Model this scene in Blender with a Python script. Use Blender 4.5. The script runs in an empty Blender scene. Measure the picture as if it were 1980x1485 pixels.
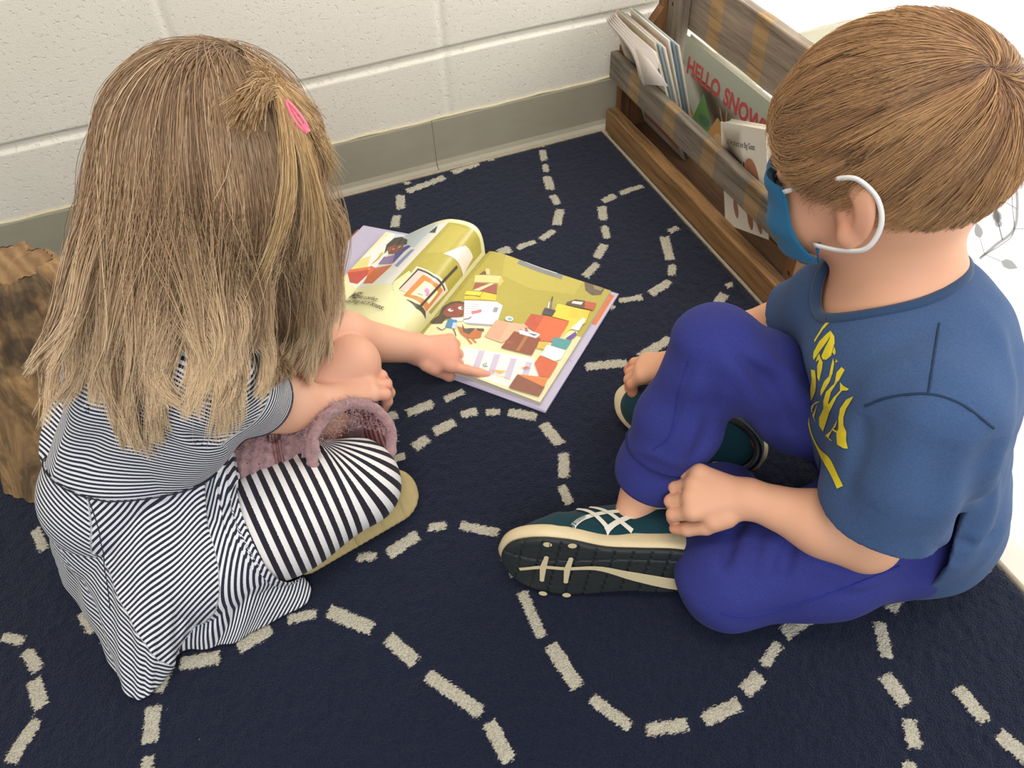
import bpy, bmesh, math, random
import numpy as np
from mathutils import Vector, Matrix
S = bpy.context.scene
COL = S.collection
rng = np.random.default_rng(7)

# ---------------------------------------------------------------- camera
FPX = 1580.81
CM = np.array([[0.9264429839611379, 0.30096842136917207, -0.2261004352223398],
               [-0.37472558860063987, 0.6801707752936612, -0.630038450957022],
               [-0.035834769667000395, 0.6684203211864286, 0.7429200115139885]])
CC = np.array([-0.6451670543600525, -1.2471983968988496, 0.8312317639698132])
cd = bpy.data.cameras.new('camera'); cam = bpy.data.objects.new('camera', cd); COL.objects.link(cam)
mw = Matrix.Identity(4)
for i in range(3):
    for j in range(3): mw[i][j] = CM[i, j]
    mw[i][3] = CC[i]
cam.matrix_world = mw
cd.sensor_width = 36; cd.lens = 36 * FPX / 1980; cd.clip_start = .02
S.camera = cam

# ---------------------------------------------------------------- light
S.view_settings.view_transform = 'Standard'; S.view_settings.look = 'None'
S.view_settings.gamma = 1; S.view_settings.exposure = 0.0
w = bpy.data.worlds.new('room_light'); S.world = w; w.use_nodes = True
w.node_tree.nodes['Background'].inputs[0].default_value = (1.0, .965, .90, 1)
w.node_tree.nodes['Background'].inputs[1].default_value = .58
def area(name, loc, target, size, sizey, power, color):
    l = bpy.data.lights.new(name, 'AREA'); l.shape = 'RECTANGLE'; l.size = size; l.size_y = sizey
    l.energy = power; l.color = color
    o = bpy.data.objects.new(name, l); COL.objects.link(o); o.location = loc
    o.rotation_euler = (Vector(target) - Vector(loc)).to_track_quat('-Z', 'Y').to_euler(); return o
area('window_daylight', (.85, -.75, .75), (.2, -.75, .55), 1.9, 1.3, 33, (.95, .98, 1.0))
area('window_daylight_by_wall', (1.30, -.16, .75), (.2, .0, .10), .30, 1.0, 16, (.97, .99, 1.0))
area('daylight_from_near_window', (-.95, -2.5, 1.7), (-.5, -.7, .1), 1.5, 1.2, 27, (.84, .92, 1.0))
area('ceiling_light', (-.6, -.9, 2.4), (-.5, -.6, 0), 1.0, .6, 16, (1.0, .88, .72))

# ---------------------------------------------------------------- helpers
def P(u, v, z=0.0):
    """the point of the place at height z that the photograph shows at (u, v)"""
    d = CM @ np.array([(u - 990) / FPX, -(v - 742.5) / FPX, -1.])
    return CC + d * (z - CC[2]) / d[2]
def PX(u, v, x):
    d = CM @ np.array([(u - 990) / FPX, -(v - 742.5) / FPX, -1.])
    return CC + d * (x - CC[0]) / d[0]
def A(*x): return np.array(x, float)
def unit(v): v = np.asarray(v, float); return v / (np.linalg.norm(v) + 1e-12)
def lin(c):
    if isinstance(c, str): c = [int(c[i:i+2], 16) / 255 for i in (0, 2, 4)]
    elif max(c) > 1: c = [k / 255 for k in c]
    return tuple(k / 12.92 if k <= .04045 else ((k + .055) / 1.055) ** 2.4 for k in c) + (1.,)

def tagthing(o, label, cat, group=None, kind=None):
    if label: o['label'] = label
    if cat: o['category'] = cat
    if group: o['group'] = group
    if kind: o['kind'] = kind
    return o
def struct(o): o['kind'] = 'structure'; return o
def empty(name, loc=(0, 0, 0)):
    o = bpy.data.objects.new(name, None); COL.objects.link(o); o.location = loc; o.empty_display_size = .02
    return o
def link(name, me, mats=(), parent=None, smooth=True):
    o = bpy.data.objects.new(name, me); COL.objects.link(o)
    for m in (mats if isinstance(mats, (list, tuple)) else [mats]): me.materials.append(m)
    if smooth and len(me.polygons): me.polygons.foreach_set('use_smooth', [True] * len(me.polygons))
    if parent is not None:
        o.parent = parent
        bpy.context.view_layer.update()
        o.matrix_parent_inverse = parent.matrix_world.inverted()
    return o
def mesh_np(name, V, F, mats=(), parent=None, smooth=True, mi=None, attrs=None):
    """F: (n,3) or (n,4) int array or list of those"""
    me = bpy.data.meshes.new(name)
    V = np.asarray(V, np.float32)
    Fs = F if isinstance(F, list) and len(F) and isinstance(F[0], np.ndarray) else [np.asarray(F)]
    Fs = [f for f in Fs if len(f)]
    me.vertices.add(len(V)); me.vertices.foreach_set('co', V.ravel())
    nl = sum(f.size for f in Fs); nf = sum(len(f) for f in Fs)
    me.loops.add(nl); me.loops.foreach_set('vertex_index', np.concatenate([f.ravel() for f in Fs]).astype(np.int32))
    tot = np.concatenate([np.full(len(f), f.shape[1]) for f in Fs]).astype(np.int32)
    me.polygons.add(nf); me.polygons.foreach_set('loop_start', (np.cumsum(tot) - tot).astype(np.int32))
    if mi is not None: me.polygons.foreach_set('material_index', np.asarray(mi, np.int32))
    me.update(calc_edges=True); me.validate()
    for k, a in (attrs or {}).items():
        a = np.asarray(a, np.float32)
        if a.ndim == 1:
            at = me.attributes.new(k, 'FLOAT', 'POINT'); at.data.foreach_set('value', a)
        elif a.shape[1] == 3:
            at = me.attributes.new(k, 'FLOAT_VECTOR', 'POINT'); at.data.foreach_set('vector', a.ravel())
        else:
            at = me.attributes.new(k, 'FLOAT_COLOR', 'POINT'); at.data.foreach_set('color', a.ravel())
    return link(name, me, mats, parent, smooth)

# ------------------------------------------------ materials
class NT:
    def __init__(s, name):
        s.m = bpy.data.materials.new(name); s.m.use_nodes = True; s.t = s.m.node_tree
        s.b = s.t.nodes['Principled BSDF']; s.out = s.t.nodes['Material Output']
    def n(s, typ, ins=None, **kw):
        nd = s.t.nodes.new(typ)
        for k, v in kw.items(): setattr(nd, k, v)
        for k, v in (ins or {}).items():
            if isinstance(v, bpy.types.NodeSocket): s.t.links.new(v, nd.inputs[k])
            else: nd.inputs[k].default_value = v
        return nd
    def set(s, **kw):
        for k, v in kw.items():
            k = k.replace('_', ' ')
            if isinstance(v, bpy.types.NodeSocket): s.t.links.new(v, s.b.inputs[k])
            else: s.b.inputs[k].default_value = v
        return s
    def math(s, op, a, b=0.0, c=0.0):
        return s.n('ShaderNodeMath', {0: a, 1: b, 2: c}, operation=op).outputs[0]
    def mix(s, f, a, b):
        nd = s.n('ShaderNodeMix', data_type='RGBA')
        for i, v in ((0, f), (6, a), (7, b)):
            if isinstance(v, bpy.types.NodeSocket): s.t.links.new(v, nd.inputs[i])
            else: nd.inputs[i].default_value = v
        return nd.outputs[2]
    def noise(s, scale, detail=3, rough=.5, vec=None, out=0, dist=0):
        d = {'Scale': scale, 'Detail': detail, 'Roughness': rough, 'Distortion': dist}
        if vec is not None: d['Vector'] = vec
        return s.n('ShaderNodeTexNoise', d).outputs[out]
    def coord(s, which='Object'): return s.n('ShaderNodeTexCoord').outputs[which]
    def mapping(s, vec, scale=(1, 1, 1), rot=(0, 0, 0), loc=(0, 0, 0)):
        return s.n('ShaderNodeMapping', {'Vector': vec, 'Scale': scale, 'Rotation': rot, 'Location': loc}).outputs[0]
    def attr(s, name, out='Fac'): return s.n('ShaderNodeAttribute', attribute_name=name).outputs[out]
    def ramp(s, f, pts):
        nd = s.n('ShaderNodeValToRGB', {'Fac': f}); cr = nd.color_ramp
        while len(cr.elements) > 1: cr.elements.remove(cr.elements[0])
        cr.elements[0].position = pts[0][0]; cr.elements[0].color = pts[0][1]
        for p, c in pts[1:]:
            e = cr.elements.new(p); e.color = c
        return nd.outputs[0]
    def bump(s, h, strength=.3, dist=.002, normal=None):
        d = {'Height': h, 'Strength': strength, 'Distance': dist}
        if normal is not None: d['Normal'] = normal
        return s.n('ShaderNodeBump', d).outputs[0]
def simple(name, c, rough=.6, var=.0, scale=60, bump=0, bs=400, metal=0, sheen=0, spec=.5):
    t = NT(name); c = lin(c); co = t.coord()
    if var:
        f = t.noise(scale, 4, .6, co)
        t.set(Base_Color=t.mix(f, tuple(k * (1 - var) for k in c[:3]) + (1,), tuple(min(1, k * (1 + var)) for k in c[:3]) + (1,)))
    else: t.set(Base_Color=c)
    t.set(Roughness=rough, Metallic=metal)
    t.b.inputs['Specular IOR Level'].default_value = spec
    if sheen: t.b.inputs['Sheen Weight'].default_value = sheen; t.b.inputs['Sheen Roughness'].default_value = .5
    if bump: t.set(Normal=t.bump(t.noise(bs, 3, .6, co), bump, .001))
    return t.m
def vcol(name, rough=.45, paper=True, spec=.5):
    t = NT(name); c = t.attr('Col', 'Color')
    f = t.noise(120, 4, .6, t.coord())
    t.set(Base_Color=t.mix(.10, c, t.mix(f, lin('b8a24a') if paper else lin('808080'), lin('ffffff'))) if paper else c, Roughness=rough)
    t.b.inputs['Specular IOR Level'].default_value = spec
    return t.m

# ------------------------------------------------ implicit surfaces
def sd_cone(p, a, b, r1, r2, n=None, flat=1.0):
    """tapered limb; n with flat squashes the section along n by that factor"""
    a = np.asarray(a, float); b = np.asarray(b, float); ab = b - a; L2 = ab @ ab + 1e-12
    pa = p - a; t = np.clip(pa @ ab / L2, 0, 1)[:, None]
    q = pa - t * ab
    r = r1 + (r2 - r1) * t[:, 0]
    if n is not None:
        n = np.asarray(n, float); n = unit(n - ab * (n @ ab) / L2)
        q = q + np.outer(q @ n, n) * (1 / flat - 1)
        return (np.sqrt((q * q).sum(1)) - r) * min(1, (1 + flat) / 2)
    return np.sqrt((q * q).sum(1)) - r
def sd_ell(p, c, r, R=None):
    q = p - np.asarray(c, float)
    if R is not None: q = q @ np.asarray(R)        # columns of R are the axes
    r = np.asarray(r, float)
    k0 = np.sqrt(((q / r) ** 2).sum(1)); k1 = np.sqrt(((q / r ** 2) ** 2).sum(1)) + 1e-9
    return k0 * (k0 - 1) / k1
def smin(a, b, k):
    h = np.clip(k - np.abs(a - b), 0, None) / k
    return np.minimum(a, b) - h * h * k * .25
def smax(a, b, k): return -smin(-a, -b, k)
def chain(p, pts, rs, k=.012, n=None, flat=1.0):
    d = None
    for i in range(len(pts) - 1):
        e = sd_cone(p, pts[i], pts[i+1], rs[i], rs[i+1], n, flat)
        d = e if d is None else smin(d, e, k)
    return d
def sdf_mesh(f, lo, hi, h, blk=6, smooth=1):
    """surface nets over a dense grid that is evaluated only near the surface"""
    lo = np.asarray(lo, float); hi = np.asarray(hi, float)
    nb = np.ceil((hi - lo) / (h * blk)).astype(int); N = nb * blk
    ax = [np.arange(nb[i]) for i in range(3)]
    B = np.stack(np.meshgrid(*ax, indexing='ij'), -1).reshape(-1, 3)
    cen = lo + (B + .5) * blk * h
    cv = np.concatenate([f(cen[i:i+200000]) for i in range(0, len(cen), 200000)])
    keep = np.abs(cv) < blk * h * 1.25
    Fd = np.repeat(np.repeat(np.repeat(cv.reshape(nb), blk, 0), blk, 1), blk, 2).astype(np.float32)
    off = np.stack(np.meshgrid(*[np.arange(blk)] * 3, indexing='ij'), -1).reshape(-1, 3)
    K = B[keep]
    for i in range(0, len(K), 1500):
        g = (K[i:i+1500, None, :] * blk + off[None]).reshape(-1, 3)
        Fd[g[:, 0], g[:, 1], g[:, 2]] = f(lo + g * h)
    ins = Fd < 0
    c = [(a, b_, d) for a in (0, 1) for b_ in (0, 1) for d in (0, 1)]
    sl = lambda a, m: slice(a, m - 1 + a)
    cnt = sum(ins[sl(a, N[0]), sl(b_, N[1]), sl(d, N[2])].astype(np.int8) for a, b_, d in c)
    act = (cnt > 0) & (cnt < 8)
    idx = np.argwhere(act); vid = -np.ones(act.shape, np.int32); vid[act] = np.arange(len(idx))
    acc = np.zeros((len(idx), 3)); nn = np.zeros(len(idx))
    for a in range(8):
        for b_ in range(a + 1, 8):
            x, y = np.array(c[a]), np.array(c[b_])
            if np.abs(x - y).sum() != 1: continue
            fa = Fd[tuple((idx + x).T)]; fb = Fd[tuple((idx + y).T)]
            m = (fa < 0) != (fb < 0); t = np.zeros(len(idx)); t[m] = fa[m] / (fa[m] - fb[m])
            acc[m] += x + (y - x) * t[m, None]; nn[m] += 1
    V = lo + (idx + acc / nn[:, None]) * h
    Q = []
    for axn in range(3):
        u, v = [(1, 2), (2, 0), (0, 1)][axn]
        s0 = [slice(1, -1)] * 3; s0[axn] = slice(0, -1); s1 = list(s0); s1[axn] = slice(1, None)
        a = ins[tuple(s0)]; b_ = ins[tuple(s1)]
        e = np.argwhere(a != b_)
        if not len(e): continue
        sgn = a[tuple(e.T)]
        g = e.copy(); g[:, u] += 1; g[:, v] += 1
        du = np.zeros(3, int); du[u] = 1; dv = np.zeros(3, int); dv[v] = 1
        q = np.stack([vid[tuple((g - o).T)] for o in (du + dv, dv, du * 0, du)], 1)
        q[~sgn] = q[~sgn][:, ::-1]
        Q.append(q)
    Q = np.concatenate(Q); Q = Q[(Q >= 0).all(1)]
    for _ in range(smooth):
        s = np.zeros_like(V); k = np.zeros(len(V))
        for i in range(4):
            np.add.at(s, Q[:, i], V[Q[:, (i+1) % 4]]); np.add.at(k, Q[:, i], 1)
            np.add.at(s, Q[:, i], V[Q[:, (i+3) % 4]]); np.add.at(k, Q[:, i], 1)
        k[k == 0] = 1
        V = V * .5 + s / k[:, None] * .5
        e = h * .3
        d = f(V); G = np.stack([f(V + np.eye(3)[i] * e) - d for i in range(3)], 1) / e
        V = V - G * (d / np.maximum((G * G).sum(1), .25))[:, None] * .8
    return V, Q
def ball_bounds(pts, m): p = np.array(pts); return p.min(0) - m, p.max(0) + m

# ------------------------------------------------ plain shapes
def box_bm(bm, lo, hi):
    r = bmesh.ops.create_cube(bm, size=1)
    lo = A(*lo); hi = A(*hi)
    for v in r['verts']:
        c = (lo + hi) / 2; s = hi - lo
        v.co = Vector((c[0] + v.co.x * s[0], c[1] + v.co.y * s[1], c[2] + v.co.z * s[2]))
    return r['verts']
def bm_obj(name, bm, mats, parent=None, smooth=False, bevel=0, seg=2):
    me = bpy.data.meshes.new(name)
    if bevel: bmesh.ops.bevel(bm, geom=[e for e in bm.edges if len(e.link_faces) == 2 and e.calc_face_angle(0) > .5], offset=bevel, segments=seg, affect='EDGES', profile=.6)
    bmesh.ops.recalc_face_normals(bm, faces=bm.faces)
    bm.to_mesh(me); bm.free(); return link(name, me, mats, parent, smooth)
def tube_np(pts, r, n=6, closed=False):
    """V,F of a tube through pts with radii r"""
    pts = np.asarray(pts, float); m = len(pts); r = np.broadcast_to(r, m)
    T = np.gradient(pts, axis=0); T /= np.linalg.norm(T, axis=1)[:, None] + 1e-12
    up = A(0, 0, 1) if abs(T[0][2]) < .9 else A(1, 0, 0)
    N = np.zeros_like(T); nprev = unit(np.cross(T[0], up))
    for i in range(m):
        nprev = unit(nprev - T[i] * (nprev @ T[i])); N[i] = nprev
    Bn = np.cross(T, N); a = np.arange(n) * 2 * np.pi / n
    V = (pts[:, None] + r[:, None, None] * (np.cos(a)[None, :, None] * N[:, None] + np.sin(a)[None, :, None] * Bn[:, None])).reshape(-1, 3)
    i, j = np.meshgrid(np.arange(m - 1), np.arange(n), indexing='ij'); j2 = (j + 1) % n
    F = np.stack([i * n + j, i * n + j2, (i + 1) * n + j2, (i + 1) * n + j], -1).reshape(-1, 4)
    return V, F
def join_np(parts):
    V = []; F = []; o = 0
    for v, f in parts: V.append(v); F.append(f + o); o += len(v)
    return np.concatenate(V), np.concatenate(F)
def grid_np(fn, nu, nv, u0=0, u1=1, v0=0, v1=1):
    u, v = np.meshgrid(np.linspace(u0, u1, nu), np.linspace(v0, v1, nv), indexing='ij')
    V = fn(u.ravel(), v.ravel())
    i, j = np.meshgrid(np.arange(nu - 1), np.arange(nv - 1), indexing='ij')
    a = i * nv + j
    return V, np.stack([a, a + nv, a + nv + 1, a + 1], -1).reshape(-1, 4), u.ravel(), v.ravel()
def spl(pts, n):
    """Catmull-Rom through pts"""
    p = np.asarray(pts, float); p = np.vstack([2 * p[0] - p[1], p, 2 * p[-1] - p[-2]])
    t = np.linspace(0, len(p) - 3 - 1e-9, n); i = t.astype(int); f = (t - i)[:, None]
    a, b_, c, d = p[i], p[i+1], p[i+2], p[i+3]
    return .5 * (2 * b_ + (c - a) * f + (2 * a - 5 * b_ + 4 * c - d) * f ** 2 + (3 * b_ - a - 3 * c + d) * f ** 3)

# ------------------------------------------------ flat artwork laid on a surface
class Art:
    """coloured shapes in page coordinates, each laid a hair above the last"""
    def __init__(s): s.items = []
    def poly(s, pts, c): s.items.append(('p', [tuple(p) for p in pts], lin(c))); return s
    def rect(s, x0, y0, x1, y1, c): return s.poly([(x0, y0), (x1, y0), (x1, y1), (x0, y1)], c)
    def ell(s, x, y, rx, ry, c, a=0, n=24):
        ca, sa = math.cos(a), math.sin(a)
        return s.poly([(x + rx * math.cos(t) * ca - ry * math.sin(t) * sa, y + rx * math.cos(t) * sa + ry * math.sin(t) * ca) for t in [2 * math.pi * i / n for i in range(n)]], c)
    def line(s, pts, w, c):
        pts = [np.array(p, float) for p in pts]; L = []; R = []
        for i, p in enumerate(pts):
            t = pts[min(i+1, len(pts)-1)] - pts[max(i-1, 0)]; t = t / (np.hypot(*t) + 1e-9); nn = np.array([-t[1], t[0]])
            wi = w[i] if isinstance(w, (list, tuple)) else w
            L.append(p + nn * wi / 2); R.append(p - nn * wi / 2)
        for i in range(len(pts) - 1): s.poly([L[i], L[i+1], R[i+1], R[i]], c)
        return s
    def text(s, body, x, y, size, c, ang=0, align='LEFT', sx=1, bold=0, shear=0):
        s.items.append(('t', (body, x, y, size, ang, align, sx, bold, shear), lin(c))); return s
    def build(s, fn, cell, lift0=.00012, step=.00005):
        """returns V, F(list of tris), colours ; fn(u,v,lift)->(n,3)"""
        VV = []; FF = []; CC_ = []; off = 0
        for k, (ty, d, c) in enumerate(s.items):
            bm = bmesh.new()
            if ty == 'p':
                vs = [bm.verts.new((x, y, 0)) for x, y in d]
                try: bm.faces.new(vs)
                except Exception: bm.free(); continue
            else:
                body, x, y, size, ang, align, sx, bold, shear = d
                cu = bpy.data.curves.new('t', 'FONT'); cu.body = body; cu.size = size; cu.align_x = align; cu.offset = bold; cu.shear = shear; cu.resolution_u = 3
                ob = bpy.data.objects.new('t', cu); COL.objects.link(ob)
                me = bpy.data.meshes.new_from_object(ob.evaluated_get(bpy.context.evaluated_depsgraph_get()))
                bm.from_mesh(me); bpy.data.objects.remove(ob); bpy.data.curves.remove(cu); bpy.data.meshes.remove(me)
                ca, sa = math.cos(ang), math.sin(ang)
                for v in bm.verts:
                    X, Y = v.co.x * sx, v.co.y; v.co = Vector((x + X * ca - Y * sa, y + X * sa + Y * ca, 0))
            bmesh.ops.triangulate(bm, faces=bm.faces)
            if ty == 'p':
                xs = [v.co.x for v in bm.verts]; ys = [v.co.y for v in bm.verts]
                for ax_, lo_, hi_ in ((0, min(xs), max(xs)), (1, min(ys), max(ys))):
                    t = math.ceil(lo_ / cell + 1e-6)
                    while t * cell < hi_ - 1e-6:
                        co = [0, 0, 0]; co[ax_] = t * cell; no = [0, 0, 0]; no[ax_] = 1
                        bmesh.ops.bisect_plane(bm, geom=bm.verts[:] + bm.edges[:] + bm.faces[:], plane_co=co, plane_no=no); t += 1
                bmesh.ops.triangulate(bm, faces=bm.faces)
            bm.verts.index_update()
            if not bm.faces: bm.free(); continue
            uv = np.array([(v.co.x, v.co.y) for v in bm.verts]); fs = np.array([[v.index for v in f.verts] for f in bm.faces])
            a = uv[fs]; area_ = (a[:, 1, 0] - a[:, 0, 0]) * (a[:, 2, 1] - a[:, 0, 1]) - (a[:, 2, 0] - a[:, 0, 0]) * (a[:, 1, 1] - a[:, 0, 1])
            fs[area_ < 0] = fs[area_ < 0][:, ::-1]
            VV.append(fn(uv[:, 0], uv[:, 1], lift0 + step * k)); FF.append(fs + off); off += len(uv)
            CC_.append(np.tile(c, (len(uv), 1))); bm.free()
        return np.concatenate(VV), np.concatenate(FF), np.concatenate(CC_)
def merge_cols(parts):
    """parts: (V,F,colour or array) -> V, list F, Col"""
    V = []; F = []; Cc = []; o = 0
    for v, f, c in parts:
        V.append(v); F.append(np.asarray(f) + o); o += len(v)
        Cc.append(np.tile(c, (len(v), 1)) if np.ndim(c) == 1 else c)
    return np.concatenate(V), F, np.concatenate(Cc)

# ================================================================ THE ROOM
def m_wall():
    t = NT('painted_block'); co = t.coord()
    a = t.noise(150, 4, .55, co); b_ = t.noise(430, 2, .5, co); big = t.noise(7, 2, .5, co)
    pit = t.ramp(a, [(.30, (0, 0, 0, 1)), (.42, (1, 1, 1, 1)), (1, (1, 1, 1, 1))])
    h = t.math('ADD', t.math('MULTIPLY', pit, .8), t.math('MULTIPLY', b_, .4))
    t.set(Base_Color=t.mix(big, lin('dcd5c6'), lin('e4ddd0')), Roughness=.55, Normal=t.bump(h, .55, .0022))
    return t.m
JZ = [.207 + .2032 * k for k in range(6)]; JX = [-.284 + .4 * k for k in range(-4, 5)]
def wall_y(x, z):
    d = np.zeros_like(x)
    for j in JZ:
        e = (z - j + .0015 * np.sin(x * 9)) / .0068
        d += .0048 * np.exp(-e ** 4)
    for j in JX: d += .0016 * np.exp(-((x - j) / .006) ** 2)
    return d
zs = np.unique(np.concatenate([np.arange(0, 1.3, .01)] + [np.arange(j - .014, j + .014, .0012) for j in JZ[:3]]))
xs = np.unique(np.concatenate([np.arange(-2.0, 1.7, .02)] + [np.arange(j - .014, j + .014, .0025) for j in JX]))
X, Z = np.meshgrid(xs, zs, indexing='ij')
Vw = np.stack([X.ravel(), wall_y(X.ravel(), Z.ravel()), Z.ravel()], 1)
nz = len(zs); i, j = np.meshgrid(np.arange(len(xs) - 1), np.arange(nz - 1), indexing='ij'); a = i * nz + j
struct(mesh_np('wall_back', Vw, np.stack([a, a + nz, a + nz + 1, a + 1], -1).reshape(-1, 4), m_wall()))

def m_base():
    t = NT('vinyl_cove_base'); co = t.coord()
    f = t.noise(14, 4, .6, co); s = t.noise(90, 5, .7, t.mapping(co, (.15, 1, 1)))
    c = t.mix(f, lin('9f9885'), lin('aca591')); c = t.mix(t.math('MULTIPLY', s, .35), c, lin('7c7766'))
    t.set(Base_Color=c, Roughness=.38, Normal=t.bump(s, .08, .001)); return t.m
mb = m_base()
def baseboard(name, x0, x1):
    prof = [(-.0005, .0945), (-.0035, .0945), (-.0042, .092), (-.0042, .016), (-.007, .008), (-.0135, .0035), (-.020, .0016), (-.020, 0)]
    bm = bmesh.new(); rows = []
    for x in (x0, x1): rows.append([bm.verts.new((x, y, z)) for y, z in prof])
    for k in range(len(prof) - 1): bm.faces.new((rows[0][k], rows[1][k], rows[1][k+1], rows[0][k+1]))
    o = bm_obj(name, bm, mb, smooth=False); return struct(o)
baseboard('baseboard_back', -2.0, -.3205); baseboard('baseboard_back', -.3192, 1.7)
# caulk line above the base
V, F = tube_np([(x, -.0012, .0955 + .0008 * math.sin(x * 40) + .0006 * math.sin(x * 97)) for x in np.linspace(-2, 1.7, 180)], .0022, 6)
struct(mesh_np('trim_1', V, F, simple('yellowed_caulk', 'cbbf9c', .6, .15, 30)))

def m_floor():
    t = NT('speckled_vinyl_tile'); co = t.coord()
    c = t.mix(t.noise(5, 2, .5, co), lin('d8d4c6'), lin('e2dfd4'))
    for seed, col, sc, th in ((0, '3f86c4', 26, .70), (3.7, 'd8a045', 30, .735), (9.1, '9fb8a8', 34, .71)):
        n_ = t.noise(sc, 1, .4, t.mapping(co, (1, .55, 1), (0, 0, .5), (seed, seed, 0)))
        c = t.mix(t.math('GREATER_THAN', n_, th), c, lin(col))
    t.set(Base_Color=c, Roughness=.3); return t.m
bm = bmesh.new(); box_bm(bm, (-2.0, -3.0, -.03), (1.7, .02, 0)); struct(bm_obj('floor', bm, m_floor()))

# ---------------------------------------------------------------- rug
DASH = '''782,356,790,351 787,371,860,343 874,334,925,316 943,309,955,306 774,378,775,405 767,417,763,440 1046,281,1048,284 1049,291,1052,311
1054,318,1056,333 1057,342,1065,367 1068,377,1079,396 1083,405,1076,436 1072,446,1045,464 1035,468,1000,480 988,482,962,488 1242,360,1199,374
1190,378,1166,390 1163,399,1167,426 1168,437,1174,462 1169,473,1154,499 1156,510,1130,536 1311,440,1293,449 1284,458,1296,503 1300,512,1299,533
1295,545,1257,569 1242,575,1197,583 1186,591,1175,598 1407,548,1413,555 1402,569,1377,600 1318,628,1308,640 1297,655,1236,692 1213,702,1131,710
897,757,860,773 838,780,787,800 767,800,745,812 783,882,752,892 800,866,828,848 838,836,880,817 892,803,923,796 940,798,966,797 983,797,1038,807
1050,820,1083,860 1090,876,1090,925 1085,940,1102,975 1005,1037,985,1048 982,1052,984,1083 984,1083,998,1115 1009,1145,1048,1232 1064,1248,1117,1328 1143,1350,1218,1407 1250,1412,1330,1401 1360,1393,1430,1360
1440,1338,1470,1306 1475,1287,1506,1245 1515,1226,1580,1180 750,1072,808,1035 828,1020,863,1017 890,1016,965,1031 690,1079,728,1075
160,1184,184,1222 200,1236,212,1240 5,1232,45,1240 50,1258,74,1295 65,1315,82,1368 72,1392,18,1475 297,1365,290,1437 288,1462,282,1500 326,1288,306,1338
348,1284,425,1271 460,1253,525,1217 557,1199,612,1186 636,1182,720,1217 750,1233,804,1282 826,1305,930,1378 945,1398,985,1472 1740,1150,1720,1182
1700,1203,1715,1272 1710,1306,1752,1362 1756,1392,1770,1448 1752,1472,1765,1500 1780,1126,1808,1117 1888,1086,1908,1108 68,1022,86,1064
114,562,124,568 640,490,660,478 -60,1150,-20,1185 -90,1260,-70,1330 1850,1330,1905,1395 1930,1420,1990,1470 1700,960,1740,1000 1560,800,1600,850 300,900,360,880 180,800,200,840'''
def seg_dist(P2, a, b_):
    ab = b_ - a; t = np.clip(((P2 - a) @ ab) / (ab @ ab + 1e-12), 0, 1); return np.linalg.norm(P2 - a - t[:, None] * ab, axis=1)
RZ = .007
rx0, rx1, ry0, ry1 = -1.55, .0, -1.62, -.022
hs = .004
gx = np.arange(rx0, rx1 + 1e-6, hs); gy = np.arange(ry0, ry1 + 1e-6, hs)
X, Y = np.meshgrid(gx, gy, indexing='ij'); XY = np.stack([X.ravel(), Y.ravel()], 1)
D = np.full(len(XY), .05)
for s_ in DASH.split():
    a, b_, c, d = map(float, s_.split(',')); p = P(a, b_, RZ)[:2]; q = P(c, d, RZ)[:2]
    t = unit(q - p); L = np.linalg.norm(q - p); hw = .0066 * (1 + .18 * math.sin(a))
    sh = min(.006, L * .35); p = p + t * sh * 0; 
    rel = XY - (p + q) / 2; al = np.abs(rel @ t) - L / 2; ac = np.abs(rel @ A(-t[1], t[0])) - hw
    dd = np.where((al > 0) & (ac > 0), np.hypot(np.maximum(al, 0), np.maximum(ac, 0)), np.maximum(al, ac))
    D = np.minimum(D, dd)
zz = RZ + .0012 * rng.standard_normal(len(XY)) * .6
edge = np.minimum.reduce([XY[:, 0] - rx0, rx1 - XY[:, 0], XY[:, 1] - ry0, ry1 - XY[:, 1]])
zz *= np.clip(edge / .008, .25, 1) ** .5
zz += .0015 * (D < 0)
ny = len(gy); i, j = np.meshgrid(np.arange(len(gx) - 1), np.arange(ny - 1), indexing='ij'); a = i * ny + j
Fr = np.stack([a, a + ny, a + ny + 1, a + 1], -1).reshape(-1, 4)
t = NT('cut_pile'); co = t.coord()
jag = t.math('MULTIPLY_ADD', t.noise(360, 4, .8, t.mapping(co, (.5, 1.3, 1), (0, 0, .3))), .0150, -.0075)
wh = t.math('LESS_THAN', t.math('ADD', t.attr('dash'), jag), 0.0)
pile = t.noise(520, 3, .75, co); wav = t.noise(6, 3, .5, co)
navy = t.mix(pile, lin('0a0e1d'), lin('29324f')); navy = t.mix(t.math('MULTIPLY', wav, .5), navy, lin('131830'))
lint = t.math('GREATER_THAN', t.noise(75, 2, .5, t.mapping(co, (1, 1, 1), (0, 0, 0), (4, 2, 1))), .80)
navy = t.mix(t.math('MULTIPLY', lint, .5), navy, lin('8a8e96'))
cream = t.mix(pile, lin('b3aa90'), lin('f2ebd6'))
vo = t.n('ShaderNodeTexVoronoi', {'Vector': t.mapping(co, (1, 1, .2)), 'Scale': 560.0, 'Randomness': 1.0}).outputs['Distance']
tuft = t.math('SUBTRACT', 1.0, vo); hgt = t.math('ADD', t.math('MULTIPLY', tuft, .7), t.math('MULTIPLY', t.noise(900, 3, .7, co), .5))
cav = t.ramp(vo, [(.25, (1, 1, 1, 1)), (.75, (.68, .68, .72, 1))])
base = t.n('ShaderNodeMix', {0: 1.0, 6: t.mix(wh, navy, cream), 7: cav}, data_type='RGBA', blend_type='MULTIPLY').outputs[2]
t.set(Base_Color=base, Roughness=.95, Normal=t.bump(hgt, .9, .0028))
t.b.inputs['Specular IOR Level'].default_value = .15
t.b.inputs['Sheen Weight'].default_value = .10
rug = mesh_np('rug', np.stack([XY[:, 0], XY[:, 1], zz], 1), Fr, t.m, attrs={'dash': D})
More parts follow.
